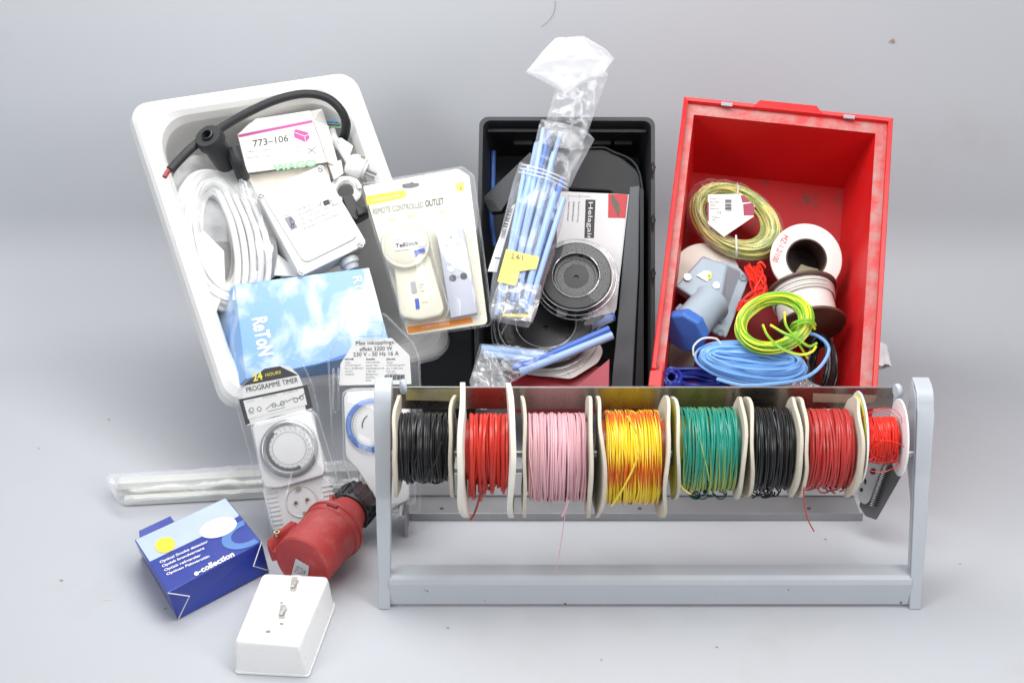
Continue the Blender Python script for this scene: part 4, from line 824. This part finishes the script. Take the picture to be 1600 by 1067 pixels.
# sleeve assortment card
HC=Pl(BLK(930,400,-.036),(-.06,-.80,.60))
t=thing('braided_sleeving_card','white product card with black title strip and red picture in the black crate','card',HC(930,480))
mb=MB();slab(mb,HC,[(870,299),(983,304),(963,482),(955,500),(870,500)],0,.003,mat('white_gloss_card',(.72,.72,.72),.35,.03),1);mb.obj('card_body',t)
p=Print(t,HC,0);p.poly([(915,312),(930.5,312.5),(928,372),(913,372)],INK);p.text('Helagaine',(917.5,316),(915,385),(926.5,316),WINK,3)
p.poly([(950.5,303),(981,304),(977,341),(950,340.5)],RINK);p.poly(rpoly([(955,305),(959,305),(961,310),(967,317),(969,332),(965,336),(962,330),(956,318)],2),mat('dark_green_grey_print',(.10,.11,.08),.5),2);p.line([(964,334),(968,340)],1,INK,2)
for k,s in enumerate(['Braided Sleeving','Geflechtschlauch','Gaine tressee']): p.text(s,(903-k*7.5,315),(901-k*7.5,347-k),(906-k*7.5,315),GINK)
p.line([(888,306.5),(922,307.5)],.6,LGINK);p.line([(889,303),(888.5,311)],.5,LGINK);p.line([(906,303.5),(905.5,311)],.5,LGINK);p.build()
# reels in clear cases
BR=mat('black_brown_reel',(.007,.006,.006),.38,.15,25)
def reel(name,label,pl,cx,cy,rp,off,tab=None):
    c=pl(cx,cy,off);r=pl.m(cx,cy,rp,off);t=thing(name,label,'reel',c-pl.n*.02,'clear cased black reels in the black crate')
    mb=MB();lathe(mb,c,pl.n,[(0,-.0155),(r*.83,-.0155),(r*.83,-.002),(r*.80,-.001),(r*.54,-.001),(r*.52,-.002),(r*.50,-.008),(r*.46,-.008),(r*.44,-.0095),(.0035,-.0095),(.0032,-.012),(0,-.012)],BR,64);mb.obj('reel_body',t,sharp=30)
    mb=MB();lathe(mb,c,pl.n,[(r*.97,-.020),(r*.97,-.017),(r,-.016),(r,-.015),(r*.93,-.014),(r*.91,-.008),(r*.95,-.007),(r*.95,-.006),(r*.88,-.005),(r*.86,.0015),(r*.55,.0020),(r*.53,-.004),(r*.30,-.0045)],CLEAR,64);mb.obj('clear_case',t,sharp=30)
    for rr_,h in((r*1.0,-.0155),(r*.95,-.0065),(r*.87,.001),(r*.55,.0018)):
        mb=MB();_,u,v=basis(pl.n);tube(mb,[c+pl.n*h+(u*math.cos(k*math.pi/32)+v*math.sin(k*math.pi/32))*rr_ for k in range(65)],.0006,film('clear_rim_bead',.30,.6,.35,rough=.1) if 'bead' not in _m else _m['bead'],5,cap=False);o=mb.obj('moulded_bead',t)
        _m['bead']=o.data.materials[0]
    return t
RL=Pl(BLK(895,440,-.002),(-.05,-.72,.69))
reel('tape_reel','black reel in an open clear case, tilted against the white card in the black crate',Pl(BLK(860,505,-.02),(-.02,-.50,.87)),853,505,86,0)
t=reel('tape_reel','round black reel with recessed hub in a clear case in front of the white card',RL,900,430,67,.004)
mb=MB();slab(mb,RL,[(896,503),(947,476),(960,500),(912,526)],-.006,.0012,CLEAR,3);mb.obj('hang_tab',t)
p=Print(t,RL,-.0058);p.poly(rpoly([(912,503),(920,500),(925,495),(930,497),(942,491),(945,495),(934,502),(926,507),(914,509)],2),BLACKP);p.build('hang_slot')
t=thing('dark_blue_tube','dark blue tube crossing behind the hang tab of the clear cased reel','tube',BLK(950,498,-.03));mb=MB();tube(mb,[BLK(905,512,-.03),BLK(930,503,-.028),BLK(960,495,-.03)],.006,DBL,10,sub=3);mb.obj('tube_body',t)
# main bag of blue tubes
BG=Pl(BLK(830,400,.030),(-.10,-.78,.62))
t=thing('blue_tube_bag','clear bag of light blue tubes with a yellow label, lying diagonally across the black crate','bag of tubes',BG(800,500,-.01))
rn=random.Random(11)
for k in range(24):
    if k<8: x0=840+k*5.2+rn.uniform(-2,2);y0=196+rn.uniform(0,50);x1=790+k*4.5;y1=430+rn.uniform(-30,40)
    else: x0=822+(k-8)*3.9+rn.uniform(-3,3);y0=262+(k-8)*1.6+rn.uniform(-6,25);x1=778+(k-8)*3.3+rn.uniform(-3,3);y1=497-rn.uniform(4,40)
    bx=(x0+x1)/2+rn.uniform(-3,3);h=-.006+.008*(k%3);mb=MB()
    tube(mb,[BG(x0,y0,h),BG(bx,(y0+y1)/2,h+.002),BG(x1,y1,h)],rn.choice([.0030,.0036,.0044]),rn.choice([LBL,LBL,mat('mid_blue_tubing',(.12,.26,.68),.38),mat('pale_blue_tubing',(.36,.50,.82),.35)]),9,sub=8);mb.obj('blue_tube',t)
mb=sheet(BG,[(812,254,889,290),(800,290,887,310),(788,338,878,352),(774,400,862,402),(767,450,849,450),(764,486,838,490),(768,499,826,512)],0,.017,FILM,wr=.005,ws=34,seed=2);mb.obj('clear_bag',t)
mb=sheet(BG,[(846,187,916,204),(842,196,929,218),(836,225,905,262),(826,262,891,292)],.004,.012,FILM,wr=.004,ws=26,seed=5);mb.obj('clear_bag',t)
mb=sheet(BG,[(780,440,846,446),(768,470,842,474),(767,496,832,505)],.016,.006,FILM2,wr=.010,ws=16,seed=7,back=False);mb.obj('crumpled_film',t)
for k in range(3): mb=MB();tube(mb,[BG(814-k*2,257+k*6,.010),BG(850,266+k*6,.021),BG(886,281+k*7,.012)],.0012,FILM2,6,sub=6);mb.obj('film_fold',t)
mb=MB();slab(mb,BG,[(791,389),(843,402),(838,420),(812,424),(806,447),(777,440)],.017,.0005,mat('yellow_label_card',(.80,.66,.16),.5,.05));mb.obj('yellow_label',t)
mb=MB();slab(mb,BG,[(786,490),(829,491),(829,496),(784,494)],.016,.001,mat('yellow_label_card',(0,0,0)));mb.obj('yellow_strip',t)
p=Print(t,BG,.0171);p.text('2,4/1',(798,405),(816,408),(799.5,396),GINK);p.build()
mb=MB();slab(mb,BG,[(800,322),(806,318),(785,392),(776,425),(762,424),(775,384)],.004,.0005,PAPER);mb.obj('barcode_label',t)
p=Print(t,BG,.004);p.bars([(801,326),(788,372),(782,371),(794,325)],22,INK);p.line([(773,403),(783,404)],2.5,GINK);p.build()
# tall bag over the top
TB=Pl(BLK(890,150,.045),(-.05,-.86,.50))
t=thing('tall_clear_bag','long clear plastic bag with folded over milky top, sticking up above the black crate','plastic bag',TB(870,250,-.01))
mb=sheet(TB,[(868,140,955,92),(862,160,948,125),(856,180,935,160),(850,202,921,200),(846,225,905,235)],0,.011,FILM,wr=.006,ws=26,seed=3);mb.obj('clear_bag',t)
mb=sheet(TB,[(868,60,913,57),(850,78,948,78),(835,97,960,92),(821,113,940,118),(850,128,915,128),(880,147,884,148)],.010,.008,FLAP,wr=.003,ws=60,seed=6,nu=18);mb.obj('folded_top',t)
# bag of tubes near the rim
NB=Pl(BLK(840,570,.012),(-.02,-.72,.69))
t=thing('blue_tube_bag','crumpled clear bag of light blue tubes at the front edge of the black crate','bag of tubes',NB(830,590,-.01))
for a,b,r,m in(((812,581),(957,524),.0054,LBL),((818,572),(952,514),.0048,DBL),((752,545),(850,556),.0062,LBL),((756,552),(845,564),.0055,LBL),((800,575),(900,545),.004,DBL)):
    mb=MB();A_=NB(*a,.004);B_=NB(*b,.0);ax=(B_-A_).normalized();lathe(mb,A_,ax,[(r*.7,.02),(r*.7,0),(r,0),(r,(B_-A_).length),(0,(B_-A_).length)],m,16);mb.obj('blue_tube',t)
mb=sheet(NB,[(750,538,800,543),(744,558,850,546),(740,575,880,556),(734,594,850,572),(738,612,800,596),(752,640,780,630)],.002,.012,FILM,wr=.008,ws=22,seed=8);mb.obj('clear_bag',t)
mb=sheet(NB,[(752,545,772,552),(742,575,790,590),(733,596,800,604),(744,640,800,640)],.010,.006,FILM2,wr=.010,ws=15,seed=12,back=False);mb.obj('crumpled_film',t)
t=thing('cardboard_disc','round white cardboard disc under the blue tubes in the black crate','disc',BLK(880,560,-.03))
dpl=Pl(BLK(880,570,-.015),(0,-.60,.80));mb=MB();slab(mb,dpl,[(780,560),(800,530),(870,515),(930,525),(943,548),(935,566),(893,592),(860,588),(822,584),(790,578)],0,.002,CARD,8);mb.obj('disc_body',t)
p=Print(t,dpl,0);p.line([(893,592),(872,556)],.7,mat('faint_crease',(.45,.43,.40),.8));p.build('crease')
t=thing('red_carton','dark red carton standing at the front of the black crate beside the grey duct','carton',BLK(900,600,-.08))
DR2=mat('dark_red_carton',(.33,.02,.03),.45,.1);mb=MB();slab(mb,dpl,[(795,580),(940,572),(952,562),(952,630),(795,630)],-.012,.03,DR2);mb.obj('carton_body',t)
mb=MB();slab(mb,Pl(BLK(930,600,-.002),(-.3,-.8,.5)),[(903,602),(952,561),(950,630),(903,630)],0,.002,mat('rose_red_card',(.42,.06,.085),.4,.08));mb.obj('carton_flap',t)
# ------------------------------------------------------------------ in the red bin
GYW=stripe('green_yellow_wire',(.20,.46,.03),(.72,.72,.05),.55,twist=10);GYF=stripe('faded_green_yellow_wire',(.30,.36,.10),(.66,.56,.18),.5,twist=12)
LBW=mat('light_blue_wire',(.20,.42,.80),.35,.06);DBW=mat('dark_blue_wire',(.02,.04,.35),.35,.1)
t=thing('film_wrapped_coil','film wrapped coil of faded green and yellow wire carrying a paper label','wire coil',RED(1148,345,-.10))
P1=Pl(RED(1148,345,-.075),(-.05,-.66,.74));mb=coil_px(MB(),P1,1148,345,1206,357,1141,300,.27,.015,72,.0018,GYF,21,jit=.02);mb.obj('wound_wire',t)
mb=MB();c=P1(1148,345);A=P1(1223,361)-c;B=P1(1138,288)-c;n1,n2=52,14;vs=[]
for i in range(n1):
    a=2*math.pi*i/n1
    for j in range(n2):
        b=2*math.pi*j/n2;s=.80+.235*math.cos(b);q=c+(A*math.cos(a)+B*math.sin(a))*s+P1.n*(.021*math.sin(b))
        nz=noise.noise(V((math.cos(a)*5,math.sin(a)*5,b*1.4)));vs.append(q+P1.n*.003*nz+(A*math.cos(a)+B*math.sin(a))*.04*nz)
mb.add(vs,[[i*n2+j,((i+1)%n1)*n2+j,((i+1)%n1)*n2+(j+1)%n2,i*n2+(j+1)%n2] for i in range(n1) for j in range(n2)],film('crinkled_wrap_film',.03,.34,.3,bump=.5,bscale=90));mb.obj('wrap_film',t)
mb=MB();tube(mb,[P1(1152,287,.012),P1(1153,300,.022),P1(1151,314,.012)],.0012,FILM2,6,sub=4);tube(mb,[P1(1150,368,.014),P1(1151,386,.022),P1(1151,402,.008)],.0013,PAPER,6,sub=4);mb.obj('tie_strap',t)
mb=MB();slab(mb,P1,[(1106,304),(1158,303),(1179,322),(1178,338),(1131,370),(1106,350)],.019,.0006,PAPER);lb=mb.obj('paper_label',t)
p=Print(lb,P1,.019);p.poly([(1161,319),(1176,317),(1179,325),(1178,337),(1162,337)],mat('wine_red_print',(.28,.02,.06),.5));p.poly([(1157,305),(1163,306),(1172,316),(1160,317)],mat('wine_red_print',(0,0,0)));p.bars([(1133,312),(1133,329),(1143,330),(1143,312)],16,INK);p.lines(['E 0230 1G 1,5','100 m GNGE','H07V-K','Made in EU'],(1110,312),(1128,312),2,(0,5),GINK);p.text('CE',(1121,334),(1127,334),(1121,330),GINK);p.lines(['installation','cable','1,5 mm2'],(1112,340),(1126,341),2,(0,4),GINK);p.poly([(1105,316),(1107.5,316),(1107.5,345),(1105,345)],mat('wine_red_print',(0,0,0)));p.build()
# white cardboard reel with article text
t=thing('white_reel','white cardboard reel with red size lettering, empty dark hub, in the red bin','reel',RED(1260,405,-.10))
P2=Pl(RED(1260,405,-.055),(.02,-.80,.60));c=P2(1260,404);r=P2.m(1260,404,56.5)
mb=MB();lathe(mb,c,P2.n,[(r*.56,0),(r-.001,0),(r,-.001),(r,-.004),(r*.56,-.004),(r*.56,0)],CARD,60);mb.obj('flange',t,sharp=40)
mb=MB();lathe(mb,c,P2.n,[(r*.57,.0005),(r*.53,.0005),(r*.53,-.05),(0,-.05)],mat('dark_brown_tube',(.05,.022,.018),.6,.3),48);lathe(mb,c,P2.n,[(r*.57,-.05),(r*.57,-.0002)],mat('dark_brown_tube',(0,0,0)),48);mb.obj('hub',t,sharp=40)
mb=MB();slab(mb,P2,[(1243,425),(1252,412),(1262,416),(1280,420),(1283,432),(1262,436),(1246,434)],-.030,.012,mat('crumpled_kraft_paper',(.42,.38,.24),.8,.15,60,bump=.5),3);mb.obj('paper_plug',t,bevel=.003)
p=Print(t,P2,0);p.text('MZ-1.2/100',(1224,366),(1206,407),(1232.5,370),RINK);p.build()
# reel of silver grey wire
t=thing('silver_wire_reel','reel of silver white wire with brown flanges below the white reel in the red bin','reel',RED(1265,480,-.09))
ax=(-FW*.52-UP*.85+V((.12,0,0))).normalized();c0=RED(1252,455,-.066);Lr=.052
for k,h in enumerate((0,Lr)): mb=MB();lathe(mb,c0+ax*h,ax,[(.006,-.002),(.0435,-.002),(.0445,-.001),(.0445,.001),(.0435,.002),(.006,.002),(.006,-.002)],mat('brown_flange_plastic',(.10,.05,.035),.4,.15),56);mb.obj('flange',t,sharp=40)
mb=MB();lathe(mb,c0,ax,[(.036,.001),(.036,Lr-.001)],mat('silver_wire_sheath',(.62,.58,.55),.35,.05),40);_,u,v=basis(ax);rn=random.Random(8)
for i in range(9):
    h=.003+(Lr-.006)*i/25;rr_=.0385+rn.uniform(-.0008,.0012);sk=rn.gauss(0,.0012);ph=rn.random()*6
    tube(mb,[c0+ax*(min(Lr-.002,max(.002,h+sk*math.sin(a_*math.pi/18+ph))))+(u*math.cos(a_*math.pi/18)+v*math.sin(a_*math.pi/18))*rr_ for a_ in range(37)],.0012,mat('silver_wire_sheath',(0,0,0)),5,cap=False)
mb.obj('wound_wire',t)
# blank white reel flange behind the grey socket
t=thing('cream_reel','cream cardboard reel lying flat behind the grey industrial socket in the red bin','reel',RED(1100,425,-.11))
P3=Pl(RED(1100,425,-.085),(.05,-.62,.78));c=P3(1104,426);r=P3.m(1104,426,53);mb=MB();lathe(mb,c,P3.n,[(0,0),(r-.001,0),(r,-.001),(r,-.004),(0,-.004)],mat('cream_cardboard_smooth',(.72,.67,.60),.6,.04),56);lathe(mb,c-P3.n*.004,P3.n,[(r*.6,0),(r*.6,-.028),(0,-.028)],mat('cream_cardboard_smooth',(0,0,0)),40);mb.obj('reel_body',t,sharp=40)
# grey industrial socket
GP=mat('blue_grey_plastic',(.29,.345,.405),.42,.05,bump=.1);GPD=mat('darker_blue_grey_plastic',(.20,.23,.26),.45,.05)
t=thing('industrial_socket','grey industrial wall socket with a blue flap lid, lying in the red bin','industrial socket',RED(1110,470,-.09))
P4=Pl(RED(1110,460,-.032),(.10,-.66,.74))
mb=MB();slab(mb,P4,[(1104,404),(1150,413),(1171,434),(1135,527),(1117,521),(1094,500),(1075,470)],-.022,.006,GP,4);mb.obj('mounting_plate',t,bevel=.0012)
mb=MB();top=[P4(x,y,o) for x,y,o in((1056,447,-.004),(1098,402,.0),(1136,413,.0),(1122,490,.0))];low=[P4(x,y,-.022) for x,y in((1054,455),(1098,400),(1158,424),(1128,508))]
mb.add(top+low,[[3,2,1,0],[0,1,5,4],[1,2,6,5],[2,3,7,6],[3,0,4,7]],GP,smooth=False);mb.obj('housing_cover',t,bevel=.0025,seg=3)
for x,y,o in((1074,433,.0002),(1119,446,.0002),(1161,434,-.0215),(1126,520,-.0215)):
    mb=MB();lathe(mb,P4(x,y,o),P4.n,[(0,.0002),(.0026,.0004),(.003,.001),(.0046,.001),(.0048,-.0005)],GPD if o<0 else ZINC,16);mb.obj('screw',t)
p=Print(t,P4,.0);p.poly([(1088,430),(1100,423),(1110,424),(1112,430),(1105,440),(1096,435)],PAPER,3);p.poly([(1105,428),(1112,427),(1111,435),(1105,437)],YINK,4);p.poly([(1106,431),(1110,430),(1109,433)],INK,5);p.build('sticker')
cx0=P4(1104,480,-.012);cx1=P4(1068,521,.010);ax=(cx1-cx0).normalized();L=(cx1-cx0).length;mb=MB()
lathe(mb,cx0-ax*.008,ax,[(.026,0),(.026,.004),(.0235,.008),(.0235,L-.002),(.0225,L),(0,L)],GP,44);mb.obj('socket_barrel',t,sharp=40)
BLU=mat('blue_lid_plastic',(.04,.13,.45),.4,.08,bump=.1);mb=MB();lathe(mb,cx0+ax*(L-.012),ax,[(.0238,-.004),(.0275,-.003),(.0285,.001),(.0285,.009),(.026,.0125),(0,.0135)],BLU,8);ld=mb.obj('flap_lid',t,bevel=.0015,sharp=20)
mb=MB();box(mb,P4(1062,484,-.008),.010,.014,.012,GP,Matrix((P4.n.cross(ax),ax,P4.n)).transposed());mb.obj('lid_hinge',t,bevel=.002)
mb=MB();c=P4(1080,494,.014);lathe(mb,c,P4.n,[(0,.001),(.0035,.001),(.004,0),(.008,0),(.0085,-.004)],GP,16);mb.obj('hinge_lug',t)
# red thin wires
t=thing('red_wire_bundle','tangled bundle of thin red wires between the grey socket and the silver wire reel','wire bundle',RED(1180,440,-.09))
rn=random.Random(3);mb=MB()
for k in range(22):
    o=-.070+rn.random()*.02;x=1163+rn.uniform(0,26);y=411+rn.uniform(0,14);tube(mb,[RED(x,y,o),RED(x+8+rn.uniform(-3,3),y+16,o+.006),RED(1188+rn.uniform(-14,8),448+rn.uniform(-8,8),o+.004),RED(1196+rn.uniform(-12,8),470,o)],.0011,RT,5,sub=5)
for k in range(12):
    o=-.06+rn.random()*.012;tube(mb,[RED(1150+rn.uniform(0,8),478+rn.uniform(-12,12),o),RED(1168,466+rn.uniform(-8,8),o+.006),RED(1192,452+rn.uniform(-6,6),o)],.0011,RT,5,sub=5)
for k in range(4): tube(mb,[RED(1186,420,-.05),RED(1184+k*2,412-k,-.045),RED(1190+k,409+k*2,-.045),RED(1196,416+k,-.05)],.0009,RT,5,sub=5)
mb.obj('wires',t)
# green yellow coil
t=thing('green_yellow_coil','bright green and yellow wire coil on top of the light blue coil','wire coil',RED(1207,505,-.05))
P5=Pl(RED(1207,505,.000),(-.10,-.62,.78));mb=coil_px(MB(),P5,1208,504,1259,492,1200,467,.21,.010,76,.00130,GYW,31,jit=.022);mb.obj('wound_wire',t)
mb=MB();tube(mb,[P5(x,y,o) for x,y,o in((1236,510,.0),(1240,505,.012),(1254,500,.016),(1268,500,.012),(1274,508,.002))],.0017,GYW,6,sub=6);tube(mb,[P5(x,y,o) for x,y,o in((1237,515,.0),(1243,510,.013),(1255,504,.017),(1268,505,.012),(1273,514,.002))],.0017,GYW,6,sub=6)
tube(mb,[P5(x,y,o) for x,y,o in((1204,508,.020),(1222,519,.026),(1246,530,.026),(1264,541,.024),(1276,536,.018))],.0016,GYW,6,sub=6)
tube(mb,[P5(x,y,o) for x,y,o in((1275,541,.018),(1268,550,.022),(1250,554,.024),(1222,545,.026),(1200,525,.022),(1192,508,.010))],.0016,GYW,6,sub=6)
tube(mb,[P5(x,y,o) for x,y,o in((1226,488,.006),(1228,508,.024),(1244,530,.026),(1262,560,.006))],.0016,GYW,6,sub=6);mb.obj('tie_wire',t)
# blue coils
t=thing('light_blue_coil','long flattened coil of light blue wire lying across the front of the red bin','wire coil',RED(1175,562,-.05))
P6=Pl(RED(1175,562,-.022),(0,-.62,.78));mb=coil_px(MB(),P6,1172,564,1240,570,1169,549,.31,.014,62,.0018,LBW,41,jit=.022);mb.obj('wound_wire',t)
mb=MB();tube(mb,[P6(x,y,o) for x,y,o in((1225,528,.006),(1262,521,.010),(1285,530,.010),(1295,546,.008),(1287,566,.008),(1270,583,.008),(1245,594,.008),(1205,600,.008),(1160,602,.006),(1120,592,.0))],.0022,LBW,7,sub=7);mb.obj('outer_loop',t)
mb=MB();tube(mb,[P6(x,y,o) for x,y,o in((1084,556,.012),(1084,541,.018),(1098,529,.020),(1118,529,.016),(1126,537,.012))],.0012,PAPER,6,sub=6);mb.obj('white_tie',t)
t=thing('dark_blue_coil','coil of dark blue wire at the lower left corner of the red bin','wire coil',RED(1080,592,-.09))
P7=Pl(RED(1080,592,-.060),(0,-.64,.76));mb=coil_px(MB(),P7,1088,596,1128,600,1088,584,.28,.012,26,.0021,DBW,51,jit=.04);mb=coil_px(mb,P7,1048,592,1060,592,1048,580,.40,.010,12,.0021,DBW,52,jit=.05,off=.012);tube(mb,[P7(x,645,-.01) for x in(1070,1120,1160)],.0021,DBW,6);mb.obj('wound_wire',t)
t=thing('crumpled_packet','crumpled beige paper packet behind the dark blue coil in the red bin','packet',RED(1060,545,-.11))
mb=MB();slab(mb,Pl(RED(1060,545,-.085),(.1,-.6,.8)),[(1036,520),(1068,528),(1088,552),(1084,575),(1045,572)],0,.02,mat('beige_packet_paper',(.42,.38,.32),.6,.1,30,bump=.4,bscale=40),3);mb.obj('packet_body',t,bevel=.003)
t=thing('black_wire_coil','coil of black wire at the lower right corner of the red bin','wire coil',RED(1285,575,-.10))
P8=Pl(RED(1285,575,-.070),(-.5,-.55,.66));mb=coil_px(MB(),P8,1283,572,1300,572,1285,530,.30,.016,20,.0019,BW,61,jit=.04);mb.obj('wound_wire',t)
t=thing('clear_packet','crinkled clear packet of cable parts at the front edge of the red bin','packet',RED(1235,615,-.08))
P9=Pl(RED(1235,612,-.045),(0,-.62,.78));mb=MB();slab(mb,P9,[(1165,604),(1230,598),(1310,622),(1305,655),(1165,650)],-.006,.01,mat('dull_pink_grey_parts',(.40,.33,.31),.6,.3,60,bump=.5,bscale=60),3);mb.obj('packed_parts',t,bevel=.003)
mb=sheet(P9,[(1185,600,1262,594),(1175,612,1290,608),(1165,640,1318,640),(1165,662,1318,662)],.0,.012,FILM2,wr=.010,ws=12,seed=14);mb.obj('clear_wrap',t)
t=thing('white_leaflet','white paper leaflet with a red print at the right front corner of the red bin','leaflet',RED(1325,650,-.09))
P10=Pl(RED(1325,655,-.07),(0,-.62,.78));mb=MB();slab(mb,P10,[(1290,640),(1352,640),(1352,668),(1290,668)],0,.0008,PAPER);mb.obj('paper_sheet',t);p=Print(t,P10,0);p.poly([(1344,640),(1351,640),(1348,650)],RINK);p.build()
# scrap lying on the paper right of the bin
t=thing('clear_wrapper_scrap','small scrap of white wrapped plastic on the floor right of the red bin','scrap',FLOOR(1378,577))
mb=sheet(Pl((0,0,.012),(0,-.2,.98)),[(1360,538,1386,541),(1358,560,1390,560),(1355,578,1393,572)],0,.007,mat('white_wrapper',(.80,.80,.80),.4),wr=.004,ws=16,seed=15);mb.obj('wrapper',t)
#%%MORE%%
